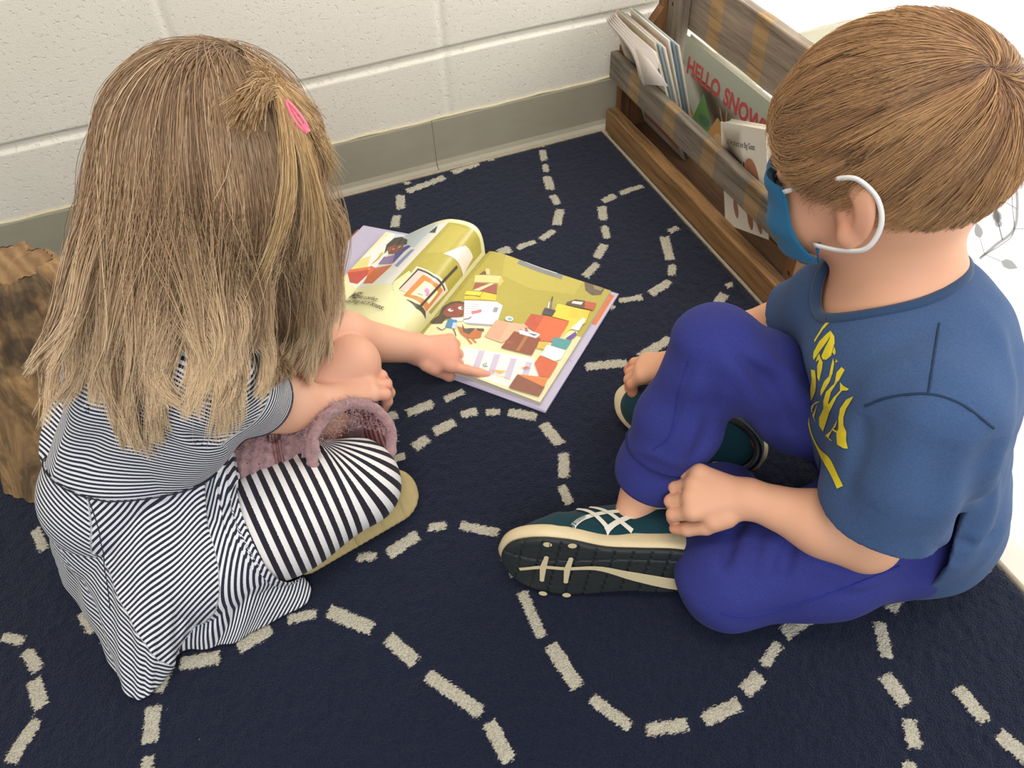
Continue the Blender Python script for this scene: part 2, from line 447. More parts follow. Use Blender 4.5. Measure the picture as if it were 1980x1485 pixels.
tagthing(rug, 'navy cut-pile rug with looping cream dashed lines, under the two children', 'rug')
# binding along the two straight edges
pts = [(rx0, ry1 + .002, .004)] + [(x, ry1 + .002, .004) for x in np.linspace(rx0 + .02, rx1, 60)] + [(rx1 + .002, y, .004) for y in np.linspace(ry1 - .01, ry0, 60)]
V, F = tube_np(pts, .0032, 6)
mesh_np('binding', V, F, simple('beige_binding', 'a89b85', .8, .3, 120, .5, 500), rug)['label'] = 'beige stitched edge binding'

# ---------------------------------------------------------------- log stump
def m_bark():
    t = NT('weathered_log'); co = t.coord()
    st = t.noise(26, 6, .7, t.mapping(co, (1, 1, .16)), dist=.6); pt = t.noise(11, 4, .6, co)
    c = t.ramp(st, [(.25, lin('33261a')), (.42, lin('6d5539')), (.56, lin('9a7850')), (.75, lin('c9a26b'))])
    dk = t.ramp(pt, [(.50, (0, 0, 0, 1)), (.60, (1, 1, 1, 1))])
    c = t.mix(t.math('MULTIPLY', dk, .75), c, lin('2b2620'))
    t.set(Base_Color=c, Roughness=.85, Normal=t.bump(st, .8, .006)); return t.m
def m_end():
    t = NT('sawn_log_end'); co = t.coord()
    ring = t.n('ShaderNodeTexWave', {'Vector': co, 'Scale': 22, 'Distortion': 3.5, 'Detail': 3, 'Detail Scale': 2.0}, wave_type='RINGS', rings_direction='Z').outputs[1]
    c = t.mix(ring, lin('8a6844'), lin('b08b60')); c = t.mix(t.noise(9, 4, .6, co), c, lin('6f5438'))
    t.set(Base_Color=c, Roughness=.8, Normal=t.bump(ring, .4, .002)); return t.m
LZ = .27; lt = P(22, 512, LZ); LR = .042
log = empty('log_stump', (lt[0] - .02, lt[1] - .01, 0))
tagthing(log, 'upright bark-stripped log stump standing behind the blonde girl', 'log')
def fl(u, v):
    a = u * 2 * np.pi; zz_ = v * LZ
    zz_ = .009 + zz_ * (1 - .009 / LZ); taper = LR + (1 - v) ** .85 * .050 + .003 * np.sin(5 * a + 1) + .003 * np.sin(9 * a + zz_ * 12) + .004 * np.sin(3 * a + zz_ * 8) + .0016 * np.sin(31 * a + zz_ * 6)
    taper = taper - .006 * np.clip((v - .94) / .06, 0, 1) ** 2
    cx = lt[0] - .048 * (1 - v); cy = lt[1] - .030 * (1 - v)
    return np.stack([cx + taper * np.cos(a), cy + taper * np.sin(a), zz_], 1)
V, F, _, _ = grid_np(fl, 121, 60); mesh_np('bark', V, F, m_bark(), log)
def fe(u, v):
    Vv = fl(u, np.ones_like(u)); c = A(lt[0], lt[1], LZ); r_ = v[:, None]
    o = c + (Vv - c) * r_; o[:, 2] = LZ + .0025 * (1 - v) + .0012 * np.sin(u * 40) * v; return o
V, F, _, _ = grid_np(fe, 121, 18); mesh_np('sawn_top', V, F[:, ::-1], m_end(), log)

# ---------------------------------------------------------------- book rack
def m_wood(name, warm, grey, patch=True, axis=1, seed=0):
    t = NT(name); co = t.coord()
    sc = [3.2, 3.2, 3.2]; sc[axis] = .22
    sc = tuple(k * 26 for k in sc)
    g = t.noise(1, 6, .68, t.mapping(co, sc, (0, 0, 0), (seed, seed, seed)), dist=.5)
    c = t.ramp(g, [(.30, lin(tuple(k * .55 for k in bytes.fromhex(warm)))), (.50, lin(warm)), (.74, lin(tuple(min(255, k * 1.22) for k in bytes.fromhex(warm))))])
    if patch:
        gr = t.ramp(g, [(.30, lin(tuple(k * .6 for k in bytes.fromhex(grey)))), (.5, lin(grey)), (.74, lin(tuple(min(255, k * 1.2) for k in bytes.fromhex(grey))))])
        y = t.n('ShaderNodeSeparateXYZ', {0: co}).outputs[1]
        ph = t.math('FRACT', t.math('MULTIPLY_ADD', y, 1 / .118, .18 + seed))
        wob = t.math('MULTIPLY_ADD', t.noise(60, 3, .6, co), .10, -.05)
        msk = t.math('GREATER_THAN', t.math('ADD', ph, wob), .30)
        c = t.mix(t.math('MULTIPLY', msk, .88), c, gr)
    kn = t.math('GREATER_THAN', t.noise(28, 2, .5, t.mapping(co, (1, 1, 1), (0, 0, 0), (seed + 3, 0, 0))), .735)
    c = t.mix(kn, c, lin('2e1e12'))
    t.set(Base_Color=c, Roughness=.72, Normal=t.bump(g, .5, .002)); return t.m
WARM = m_wood('worn_pine', '8c6840', '000000', False, 1, 0); SLAT = m_wood('pale_banded_slat', '8f7654', '746c62', True, 1, 1.0)
BACKW = m_wood('weathered_back_board', '9c7e58', '84776a', True, 1, 2.3); DARK = m_wood('stained_side', '75502f', '000000', False, 2, 4)
rack = empty('book_rack', (.07, -.29, 0)); tagthing(rack, 'low weathered wooden book rack against the white block wall', 'book rack')
def board(name, lo, hi, mat, n=40, wob=.0005, bev=.0035, parent=rack, seed=0):
    bm = bmesh.new(); box_bm(bm, lo, hi)
    L = hi[1] - lo[1]
    if L > .1:
        for k in range(1, n):
            y = lo[1] + L * k / n
            bmesh.ops.bisect_plane(bm, geom=bm.verts[:] + bm.edges[:] + bm.faces[:], plane_co=(0, y, 0), plane_no=(0, 1, 0))
    for v in bm.verts:
        v.co.x += wob * math.sin(v.co.y * 37 + seed) * .6; v.co.z += wob * math.sin(v.co.y * 53 + seed * 2 + (3 if v.co.z > (lo[2] + hi[2]) / 2 else 0))
    return bm_obj(name, bm, mat, parent, False, bev, 3)
board('toe_rail', (.002, -.566, .0085), (.024, -.03, .053), WARM, seed=1)
board('bottom_board', (.024, -.553, .004), (.135, -.048, .019), m_wood('dusty_shelf', '5f432b', '000000', False, 1, 7), seed=2)
board('front_slat', (.004, -.566, .112), (.020, -.03, .160), SLAT, seed=3)
board('back_rail', (.122, -.60, .195), (.140, -.03, .292), BACKW, seed=4)
board('back_rail', (.122, -.60, .02), (.140, -.03, .070), BACKW, seed=5)
def side(y0, y1, top):
    bm = bmesh.new(); pr = [(.022, .0), (.022, .168), (.060, .185), (.092, .225), (.096, top), (.141, top), (.141, 0)]
    a = [bm.verts.new((x, y0, z)) for x, z in pr]; b_ = [bm.verts.new((x, y1, z)) for x, z in pr]
    bm.faces.new(a); bm.faces.new(b_[::-1])
    for k in range(len(pr)): bm.faces.new((a[k], a[(k+1) % 7], b_[(k+1) % 7], b_[k]))
    return bm_obj('side_panel', bm, DARK, rack, False, .0025)
side(-.048, -.030, .34); side(-.571, -.553, .34)
board('corner_post', (.098, -.085, .02), (.121, -.049, .36), m_wood('grey_post', '8a6238', '6f675d', True, 2, 5), n=2)

# ---- books standing in the rack
PAPER = vcol('printed_cover', .32); PAGES = simple('page_edges', 'cfc8b4', .8, .25, 300)
def rbook(label, x, y0, y1, z0, z1, th, lean, art, cover, group=None, round_=.0, tilt=0):
    """book standing with its cover towards -x; lean moves its top back"""
    W_ = y1 - y0; H_ = z1 - z0
    o = empty('picture_book', (x, (y0 + y1) / 2, z0)); tagthing(o, label, 'book', group)
    ct, st_ = math.cos(tilt), math.sin(tilt)
    def pt(u, v, l):      # u from far (y1) to near (y0), v up; tilt turns the book in its own plane
        u = np.asarray(u, float) * W_; v = np.asarray(v, float) * H_
        yy = y1 - (u * ct - v * st_); zz_ = z0 + v * ct + u * st_
        return np.stack([x + lean * (zz_ - z0) / H_ - l, yy, zz_], 1)
    def slab(l0, l1, c, name, mat, inset=0):
        cs = [(inset, inset), (1 - inset, inset), (1 - inset, 1 - inset), (inset, 1 - inset)]
        U = [a for a, _ in cs]; Vv = [b_ for _, b_ in cs]
        v = np.concatenate([pt(U, Vv, l0), pt(U, Vv, l1)])
        return v, np.array([[0, 1, 2, 3], [7, 6, 5, 4], [0, 4, 5, 1], [1, 5, 6, 2], [2, 6, 7, 3], [3, 7, 4, 0]])
    v, f = slab(-.0008, -th + .0008, None, '', None, .012); mesh_np('pages', v, f, PAGES, o, False)
    parts = [(v_, f_, np.array(lin(cover))) for v_, f_ in (slab(0, -.0010, 0, 0, 0), slab(-th + .001, -th, 0, 0, 0))]
    if art:
        Va, Fa, Ca = art.build(lambda a, b_, l: pt(a, b_, l), .25, .00012, .00004); parts.append((Va, Fa[:, ::-1], Ca))
    V, Fl, Cc = merge_cols(parts); mesh_np('cover', V, Fl, PAPER, o, False, attrs={'Col': Cc})
    return o
snow = Art().rect(0, 0, 1, 1, 'cfd0c2').rect(0, .72, 1, 1, 'a9b0a0')
snow.poly([(.22, .30), (.30, .62), (.40, .48), (.46, .30)], '5f9a4a').poly([(.18, .30), (.14, .42), (.24, .34)], 'd69a3a')
snow.poly([(.42, .30), (.50, .52), (.64, .42), (.70, .28)], 'd9a25e').ell(.36, .38, .07, .05, '3f7a5a').ell(.56, .33, .06, .05, 'e4c08a').line([(.5, .62), (.56, .5)], .015, 'c9806a').line([(.58, .64), (.6, .5)], .015, 'c9806a')
snow.text('HELLO', .06, .68, .22, 'c2303a', 0, 'LEFT', .62, .008).text(',', .46, .66, .14, '6a6f68', 0).text('SNOW!', .52, .68, .22, 'c2303a', 0, 'LEFT', .62, .008)
rbook('pale grey picture book titled HELLO, SNOW! in red letters', .104, -.352, -.100, .021, .196, .009, .005, snow, 'c9c9bb')
bear = Art().rect(0, 0, 1, 1, 'dcd8cc').text('All Mothers are Big Goats', .12, .80, .075, '3a3a38', 0, 'LEFT', .8, .002)
bear.ell(.66, .50, .17, .22, '9a5a34', .3).ell(.50, .62, .06, .05, 'a8673c').ell(.60, .16, .06, .13, '8f4a30', .3).ell(.80, .14, .05, .12, '8f4a30', .4).ell(.28, .2, .05, .1, '9a5a44', .3)
rbook('thick white board book with a brown animal, in front of the red-titled book', .0225, -.514, -.404, .044, .199, .018, .002, bear, 'e0dbcd', tilt=.385)
pal = ['d9d2c2', 'c9b79e', '7f9aa8', 'd5cfc2', 'b9896b', 'e0dccf', '5f7f98', 'c8c3b4']
for k in range(8):
    a_ = Art().rect(0, 0, 1, 1, pal[k]).rect(.08, .08, .92, .55, ['b86a5a', '8a9a6a', 'b0503c', '6f8f9f', 'c79a5a', '9a7f9a', '7a8a7a', 'b07a6a'][k])
    names = ['thin cream paperback, frontmost of the row nearest the wall', 'thin tan paperback, second from the front in the row nearest the wall', 'slim blue-grey paperback, third from the front in the row nearest the wall',
             'slim cream paperback, fourth from the front in the row nearest the wall', 'slim brown paperback, fifth from the front in the row nearest the wall', 'slim off-white paperback, sixth from the front in the row nearest the wall',
             'slim slate blue paperback, seventh from the front in the row nearest the wall', 'slim grey picture book, rearmost of the row nearest the wall']
    rbook(names[k], .0735 + .0034 * k, -.196 + .003 * ((k * 5) % 7), -.050 - .001 * k, .021, .232 + .003 * ((k * 3) % 4), .0030, -.080 + .0022 * k, a_, pal[k], 'paperbacks leaning in the wooden rack')
rbook('tall pale picture book at the near end of the rack', .086, -.525, -.37, .022, .205, .010, .012, Art().rect(0, 0, 1, 1, 'c4c8bd').rect(.1, .1, .2, .9, '6f8a6a'), 'c4c8bd')
# loose bookmark sheets fanned out of the paperbacks
fp = []
for k in range(5):
    e = .0016 * k
    L0 = spl([PX(1172 + 3 * k, 34 - 3 * k, -.012 + e), PX(1212 + 4 * k, 78 - 3 * k, -.014 + e), PX(1240 + 5 * k, 118 - 6 * k, -.018 + e), PX(1262 + 4 * k, 150 - 6 * k, -.020 + e)], 14)
    R0 = spl([PX(1176 + 3 * k, 44 - 3 * k, -.010 + e), PX(1222 + 3 * k, 104 - 3 * k, -.013 + e), PX(1236 + 2 * k, 148 - 5 * k, -.020 + e), PX(1246 + 2 * k, 166 - 5 * k, -.023 + e)], 14)
    Vv = np.concatenate([L0, R0]); ii = np.arange(13); fp.append((Vv, np.stack([ii, ii + 1, 15 + ii, 14 + ii], 1)))
Q4 = np.array([PX(1228, 92, -.021), PX(1247, 163, -.024), PX(1292, 167, -.020), PX(1258, 118, -.018)]); fp.append((Q4, np.array([[0, 1, 2, 3]])))
V, F = join_np(fp); fm = mesh_np('paper_leaflet', V, F, simple('white_leaf', 'dcd2cb', .7))
fm.modifiers.new('s', 'SOLIDIFY').thickness = .0006
tagthing(fm, 'curled white leaflet sticking out over the front slat of the rack', 'paper')

# ---------------------------------------------------------------- printed curtain
plan = spl([(.33, -.34), (.29, -.42), (.205, -.53), (.125, -.62), (.10, -.78), (.092, -.92), (.10, -1.08), (.13, -1.3), (.2, -1.5)], 160)
arc = np.concatenate([[0], np.cumsum(np.linalg.norm(np.diff(plan, axis=0), axis=1))])
nrm = np.gradient(plan, axis=0); nrm = np.stack([nrm[:, 1], -nrm[:, 0]], 1); nrm /= np.linalg.norm(nrm, axis=1)[:, None]
if nrm[80, 0] > 0: nrm = -nrm
ZT = 1.45
def cloth(s, z, l=0):
    s = np.asarray(s, float); z = np.asarray(z, float)
    x = np.interp(s, arc, plan[:, 0]); y = np.interp(s, arc, plan[:, 1]); nx = np.interp(s, arc, nrm[:, 0]); ny_ = np.interp(s, arc, nrm[:, 1])
    w_ = (1 - .6 * z / ZT); d = .016 * w_ * np.sin(s * 17 + 1.2 + z * 1.5) + .008 * w_ * np.sin(s * 39 + z * 3) + l
    out = .03 * np.clip(1 - z / .7, 0, 1)
    return np.stack([x + nx * (d + out), y + ny_ * (d + out), z + 0 * x], 1)
V, F, uu, vv = grid_np(lambda u, v: cloth(u, .004 + v * (ZT - .004)), 220, 90, 0, arc[-1], 0, 1)
tc = NT('thin_white_cotton'); co = tc.coord()
tc.set(Base_Color=lin('eceae6'), Roughness=.85, Normal=tc.bump(tc.noise(900, 2, .5, co), .12, .0006))
tr = tc.n('ShaderNodeBsdfTranslucent', {'Color': lin('f0efec')}); mx = tc.n('ShaderNodeMixShader', {0: .55, 1: tc.b.outputs[0], 2: tr.outputs[0]}); tc.t.links.new(mx.outputs[0], tc.out.inputs[0])
cpt = NT('curtain_print'); cpt.set(Base_Color=lin('b4b3b4'), Roughness=.85); tr2 = cpt.n('ShaderNodeBsdfTranslucent', {'Color': lin('a8a7a8')}); mx = cpt.n('ShaderNodeMixShader', {0: .55, 1: cpt.b.outputs[0], 2: tr2.outputs[0]}); cpt.t.links.new(mx.outputs[0], cpt.out.inputs[0]); cpm = cpt.m
# the print: branches with leaves, berries
pr = Art()
def branch(pts, leaves, s_=1.0, c='9b9a9b'):
    q = spl(pts, 30); pr.line([tuple(k) for k in q], [.0030 * s_] * 30, c)
    q2 = q + np.stack([.004 * s_ * np.sin(np.linspace(0, 7, 30)), .003 * s_ * np.cos(np.linspace(0, 5, 30))], 1)
    pr.line([tuple(k) for k in q2], [.0013 * s_] * 30, c)
    for t_, sd, kind in leaves:
        k = int(t_ * 28); b0 = q[k]; tg = unit(q[k+1] - q[k]); nn = A(-tg[1], tg[0]) * sd; dr = unit(nn + tg * .5); e = b0 + dr * .018 * s_
        pr.line([tuple(b0), tuple(e)], .0012 * s_, c)
        if kind == 'b': pr.ell(e[0], e[1], .0042 * s_, .004 * s_, c)
        else:
            ax_ = dr; ay = A(-dr[1], dr[0]); L = .018 * s_; sh = [(0, 0), (.25, .28), (.55, .30), (.8, .16), (1, 0), (.8, -.16), (.55, -.30), (.25, -.28)]
            pp = [tuple(e + ax_ * a * L + ay * b_ * L) for a, b_ in sh]
            pr.poly(pp, c)
            if kind == 'o':
                pp = [tuple(e + ax_ * (.12 + a * .76) * L + ay * b_ * L * .66) for a, b_ in sh]; pr.poly(pp, 'e6e4de')
def cs(u, v, guess):  # cloth coordinates of a spot given by photo position, found on the real cloth
    best = None
    for s in np.linspace(0, arc[-1], 160):
        zq = np.linspace(.0, ZT, 120); X = cloth(np.full(120, s), zq)
        q = (X - CC) @ CM; px = 990 + FPX * q[:, 0] / -q[:, 2]; py = 742.5 - FPX * q[:, 1] / -q[:, 2]
        e = (px - u) ** 2 + (py - v) ** 2; k = e.argmin()
        if best is None or e[k] < best[0]: best = (e[k], s, zq[k])
    return best[1], best[2]
b1 = [cs(u, v, 0) for u, v in ((1893, 495), (1925, 480), (1955, 440), (1962, 400), (1965, 350), (1952, 305))]
branch(b1, [(.08, -1, 'l'), (.1, 1, 'l'), (.3, 1, 'b'), (.32, 1, 'o'), (.45, -1, 'l'), (.62, 1, 'b'), (.75, 1, 'l'), (.9, -1, 'o'), (.97, 1, 'b')])
b2_ = [cs(u, v, 0) for u, v in ((1655, 60), (1645, 30), (1640, 5))]
branch(b2_, [(.2, 1, 'l'), (.4, -1, 'b'), (.5, 1, 'b'), (.8, -1, 'o')])
b3 = [cs(u, v, 0) for u, v in ((1530, 505), (1545, 515), (1560, 530), (1572, 528))]
branch(b3, [(.1, 1, 'l'), (.35, -1, 'b'), (.6, 1, 'l'), (.9, -1, 'b')], .6)
for k in range(5):
    s0 = .15 + .24 * k; z0 = .45 - .25 * (k % 2)
    branch([(s0, z0), (s0 + .03, z0 + .05), (s0 + .025, z0 + .11), (s0 - .01, z0 + .15)], [(.2, 1, 'l'), (.35, -1, 'b'), (.5, 1, 'o'), (.7, -1, 'l'), (.9, 1, 'b')])
Va, Fa, Ca = pr.build(lambda s, z, l: cloth(s, z, l), .02, .0009, .00001)
cl = mesh_np('curtain', np.concatenate([V, Va]), [F, Fa + len(V)], [tc.m, cpm], mi=[0] * len(F) + [1] * len(Fa), attrs={'Col': np.concatenate([np.ones((len(V), 4)), Ca])})
tagthing(cl, 'white curtain printed with grey leafy branches, hanging behind the seated boy', 'curtain')
V, F = tube_np([(plan[k][0] + .01, plan[k][1], ZT + .005) for k in range(0, 160, 8)], .008, 10); rod = mesh_np('curtain_rod', V, F, simple('rod_white', 'd8d8d8', .4)); tagthing(rod, 'plain rod holding the printed white curtain', 'curtain rod')

# ================================================================ PEOPLE: shared tools
from mathutils.bvhtree import BVHTree
def m_skin(name, c, c2):
    t = NT(name); co = t.coord()
    f = t.noise(9, 3, .5, co); g_ = t.noise(160, 3, .6, co)
    col = t.mix(f, lin(c), lin(c2)); col = t.mix(t.math('MULTIPLY', t.attr('blush'), .8), col, lin('d9806a'))
    t.set(Base_Color=col, Roughness=.52, Subsurface_Weight=.12, Subsurface_Scale=.006, Normal=t.bump(g_, .06, .0005))
    t.b.inputs['Subsurface Radius'].default_value = (1, .35, .2)
    t.b.inputs['Specular IOR Level'].default_value = .35
    return t.m
def m_cloth(name, c, c2, bs=1500, sheen=.25, heather=.5):
    t = NT(name); co = t.coord()
    f = t.noise(600, 3, .7, co); g_ = t.noise(12, 3, .5, co)
    col = t.mix(t.math('MULTIPLY', f, heather), lin(c), lin(c2)); col = t.mix(t.math('MULTIPLY', g_, .3), col, lin(c))
    t.set(Base_Color=col, Roughness=.9, Normal=t.bump(t.noise(bs, 2, .6, co), .25, .0006))
    t.b.inputs['Sheen Weight'].default_value = sheen; t.b.inputs['Specular IOR Level'].default_value = .2
    return t.m
def frame(F_, up):
    F_ = unit(F_); L_ = unit(np.cross(up, F_)); U_ = np.cross(F_, L_); return F_, L_, U_
def rot_about(v, k, a):
    k = unit(k); v = np.asarray(v, float); return v * math.cos(a) + np.cross(k, v) * math.sin(a) + k * (k @ v) * (1 - math.cos(a))
def hand_parts(w, X, Z, thumb, s=1.0, curls=None, spread=.05, thumb_pose=(.7, .5, .3)):
    """w wrist, X along the fingers, Z out of the back of the hand, thumb=+1/-1 side. Returns palm cones and finger chains"""
    X = unit(X); Z = unit(np.asarray(Z, float) - X * (np.asarray(Z, float) @ X)); Y = np.cross(Z, X) * thumb
    g = lambda x, y, z: w + (X * x + Y * y + Z * z) * s
    palm = [(g(.004, 0, 0), g(.058, .020, .001), .0135 * s, .0105 * s), (g(.004, 0, 0), g(.060, .006, .003), .0135 * s, .0105 * s),
            (g(.004, -.002, 0), g(.058, -.008, .002), .0135 * s, .0105 * s), (g(.004, -.004, 0), g(.053, -.021, 0), .0135 * s, .0098 * s),
            (g(.008, .010, -.004), g(.036, .026, -.006), .011 * s, .010 * s)]
    ys = (.0215, .0075, -.0075, -.0210); ln = ((.027, .019, .015), (.030, .021, .016), (.027, .019, .015), (.021, .015, .013))
    curls = curls or [(.5, .6, .4)] * 4
    fingers = []
    for k in range(4):
        p = g(.058 - .004 * (k == 3) - .002 * (k == 0), ys[k], .001); d = unit(X + Y * spread * (1.5 - k)); pts = [p]
        ax = np.cross(Z, d)
        for L_, a in zip(ln[k], curls[k]):
            d = rot_about(d, ax, a); p = p + d * L_ * s; pts.append(p)
        fingers.append((pts, [.0082 * s, .0076 * s, .0070 * s, .0058 * s]))
    a1, a2, a3 = thumb_pose
    d = unit(X * math.cos(a1) + Y * math.sin(a1) - Z * .35); p = g(.022, .022, -.005); pts = [p]
    ax = np.cross(unit(X), Y)
    for L_, a in zip((.024, .021, .016), (0, a2, a3)):
        d = unit(rot_about(d, np.cross(Y, X), a) - Z * .12); p = p + d * L_ * s; pts.append(p)
    fingers.append((pts, [.0105 * s, .0086 * s, .0078 * s, .0062 * s]))
    return palm, fingers
def sd_hand(p, H):
    palm, fingers = H
    d = None
    for a, b_, r1, r2 in palm:
        e = sd_cone(p, a, b_, r1, r2); d = e if d is None else smin(d, e, .008)
    fd = None
    for pts, rs in fingers:
        e = chain(p, pts, rs, .003); fd = e if fd is None else np.minimum(fd, e)
    return smin(d, fd, .005)
def proj_fn(bvh, o, ux, uy, dr, back=.25):
    """lay (u,v,lift) on a mesh by casting along dr from a plane"""
    o = np.asarray(o, float); ux = np.asarray(ux, float); uy = np.asarray(uy, float); dr = unit(dr)
    def fn(u, v, l):
        out = []
        for a, b_ in zip(np.atleast_1d(u), np.atleast_1d(v)):
            st = o + ux * a + uy * b_ - dr * back
            h = bvh.ray_cast(Vector(st), Vector(dr), 2 * back + .2)
            if h[0] is None:
                h = bvh.find_nearest(Vector(st + dr * back))
            n = np.array(h[1]); n = n if n @ dr < 0 else -n
            out.append(np.array(h[0]) + n * (l + .0006))
        return np.array(out)
    return fn
def bvh_of(V, Q):
    return BVHTree.FromPolygons([tuple(v) for v in V], [tuple(int(i) for i in q) for q in Q])
def gridgrad(fn, p, e=.002):
    d = fn(p); return d, np.stack([fn(p + np.eye(3)[i] * e) - d for i in range(3)], 1) / e
def smooth_strands(S_, it=2):
    for _ in range(it): S_[:, 1:-1] = S_[:, 1:-1] * .5 + (S_[:, :-2] + S_[:, 2:]) * .25
    return S_
def strands_mesh(name, S_, rad, mat, parent, colv, nseg=3):
    """S_ (n,m,3) strand points; rad (n,m); colv (n,) per-strand random value"""
    n, m, _ = S_.shape
    T = np.gradient(S_, axis=1); T /= np.linalg.norm(T, axis=2, keepdims=True) + 1e-12
    up = rng.standard_normal((n, 1, 3)); N_ = np.cross(T, up); N_ /= np.linalg.norm(N_, axis=2, keepdims=True) + 1e-12
    B_ = np.cross(T, N_); a = np.arange(nseg) * 2 * np.pi / nseg
    V = S_[:, :, None] + rad[:, :, None, None] * (np.cos(a)[None, None, :, None] * N_[:, :, None] + np.sin(a)[None, None, :, None] * B_[:, :, None])
    V = V.reshape(-1, 3)
    s_, i, j = np.meshgrid(np.arange(n), np.arange(m - 1), np.arange(nseg), indexing='ij'); j2 = (j + 1) % nseg; b0 = s_ * m * nseg
    F = np.stack([b0 + i * nseg + j, b0 + i * nseg + j2, b0 + (i + 1) * nseg + j2, b0 + (i + 1) * nseg + j], -1).reshape(-1, 4)
    tt = np.repeat(np.tile(np.linspace(0, 1, m), n), nseg); cc = np.repeat(colv, m * nseg)
    return mesh_np(name, V, F, mat, parent, attrs={'along': tt, 'rnd': cc})
def m_hair(name, root, mid, tip, dark, gold, rough=.42):
    t = NT(name); al = t.attr('along'); rn = t.attr('rnd')
    c = t.ramp(al, [(0, lin(root)), (.45, lin(mid)), (1, lin(tip))])
    c = t.mix(t.ramp(rn, [(0, (1, 1, 1, 1)), (.35, (0, 0, 0, 1))]), c, lin(dark))
    c = t.mix(t.ramp(rn, [(.72, (0, 0, 0, 1)), (1, (.8, .8, .8, 1))]), c, lin(gold))
    t.set(Base_Color=c, Roughness=rough); t.b.inputs['Specular IOR Level'].default_value = .45
    t.b.inputs['Sheen Weight'].default_value = .05
    return t.m

def ray_dir(u, v): return unit(CM @ np.array([(u - 990) / FPX, -(v - 742.5) / FPX, -1.]))
def hit(f, pts, lift=0.0):
    """where the sight lines through the given spots meet the form f (nearest pass if they miss)"""
    D = np.array([ray_dir(u, v) for u, v in pts]); t = np.full(len(D), .35); bt = t.copy(); be = np.full(len(D), 9.); live = np.ones(len(D), bool)
    for _ in range(110):
        k = np.where(live)[0]
        if not len(k): break
        e = f(CC + D[k] * t[k, None]); m_ = e < be[k]; be[k[m_]] = e[m_]; bt[k[m_]] = t[k[m_]]
        live[k[e < .0003]] = False; t[k] += np.maximum(e * .8, .0010); live[t > 1.4] = False
    return CC + D * (bt - lift)[:, None]
def mk_folds(f, L_):
    """creases: rows of (spots, width, depth)"""
    out = []
    for pts, w_, amp in L_:
        q = hit(f, pts); q = spl(q, 7) if len(q) > 2 else q
        out.append((q, w_, amp))
    return out
def creases(p, L_):
    d = np.zeros(len(p))
    for q, w_, amp in L_:
        m_ = np.full(len(p), 9.); tt = np.zeros(len(p)); n_ = len(q) - 1
        for i in range(n_):
            ab = q[i+1] - q[i]; t = np.clip((p - q[i]) @ ab / (ab @ ab + 1e-12), 0, 1); e = np.linalg.norm(p - q[i] - t[:, None] * ab, axis=1)
            k = e < m_; m_[k] = e[k]; tt[k] = (i + t[k]) / n_
        d += amp * np.exp(-(m_ / w_) ** 2) * np.sqrt(np.clip(np.sin(np.pi * np.clip(tt * .94 + .03, 0, 1)), 0, 1))
    return d
def wrink(p, k, amp, ax=(0, 0, 1)):
    """soft irregular cloth wrinkles running across ax"""
    ax = unit(ax); e1 = unit(np.cross(ax, A(.31, .77, .2))); e2 = np.cross(ax, e1)
    a, b_, c = p @ ax * k, p @ e1 * k * .45, p @ e2 * k * .45
    w_ = np.sin(a + 1.7 * np.sin(b_ * 1.3 + .7) + 1.2 * np.sin(c * 1.7 + a * .3)) * np.sin(a * .37 + 1.9 * np.sin(c * .8 + 1) + b_)
    w2 = np.sin(a * 1.9 + 2.1 * np.sin(c * 1.1 + 2) + b_ * 1.4)
    return amp * (w_ * .8 + .35 * w2 * np.sin(b_ * 1.1 + c))
# ---------------------------------------------------------------- running shoe
def shoe_outline(n=96):
    p = [(0, 0), (.007, .019), (.030, .0265), (.065, .0265), (.095, .0270), (.128, .0345), (.155, .0345), (.178, .0235), (.189, .004), (.186, -.012), (.170, -.027), (.140, -.0345), (.110, -.0335), (.075, -.0275), (.035, -.0270), (.008, -.019)]
    q = spl(np.array(p + p[:1] + p[1:2]), 400)
    # catmull through a closed loop: drop the doubled ends
    d = np.concatenate([[0], np.cumsum(np.linalg.norm(np.diff(q, axis=0), axis=1))]); end = d[np.argmin(np.linalg.norm(q[200:] - q[0], axis=1)) + 200]
    s_ = np.linspace(0, end, n, endpoint=False); return np.stack([np.interp(s_, d, q[:, 0]), np.interp(s_, d, q[:, 1])], 1)
M_UP = m_cloth('teal_mesh', '10303a', '1d4852', 2500, .1, .8); M_MID = simple('scuffed_foam', 'e0cda4', .6, .14, 45, .3, 300)
M_OUT = simple('black_rubber', '24282a', .62, .35, 60, .5, 250); M_RED = simple('red_lace', 'd9412c', .7); M_DK = simple('dark_overlay', '14181b', .5)
M_ART = vcol('shoe_print', .5, False)
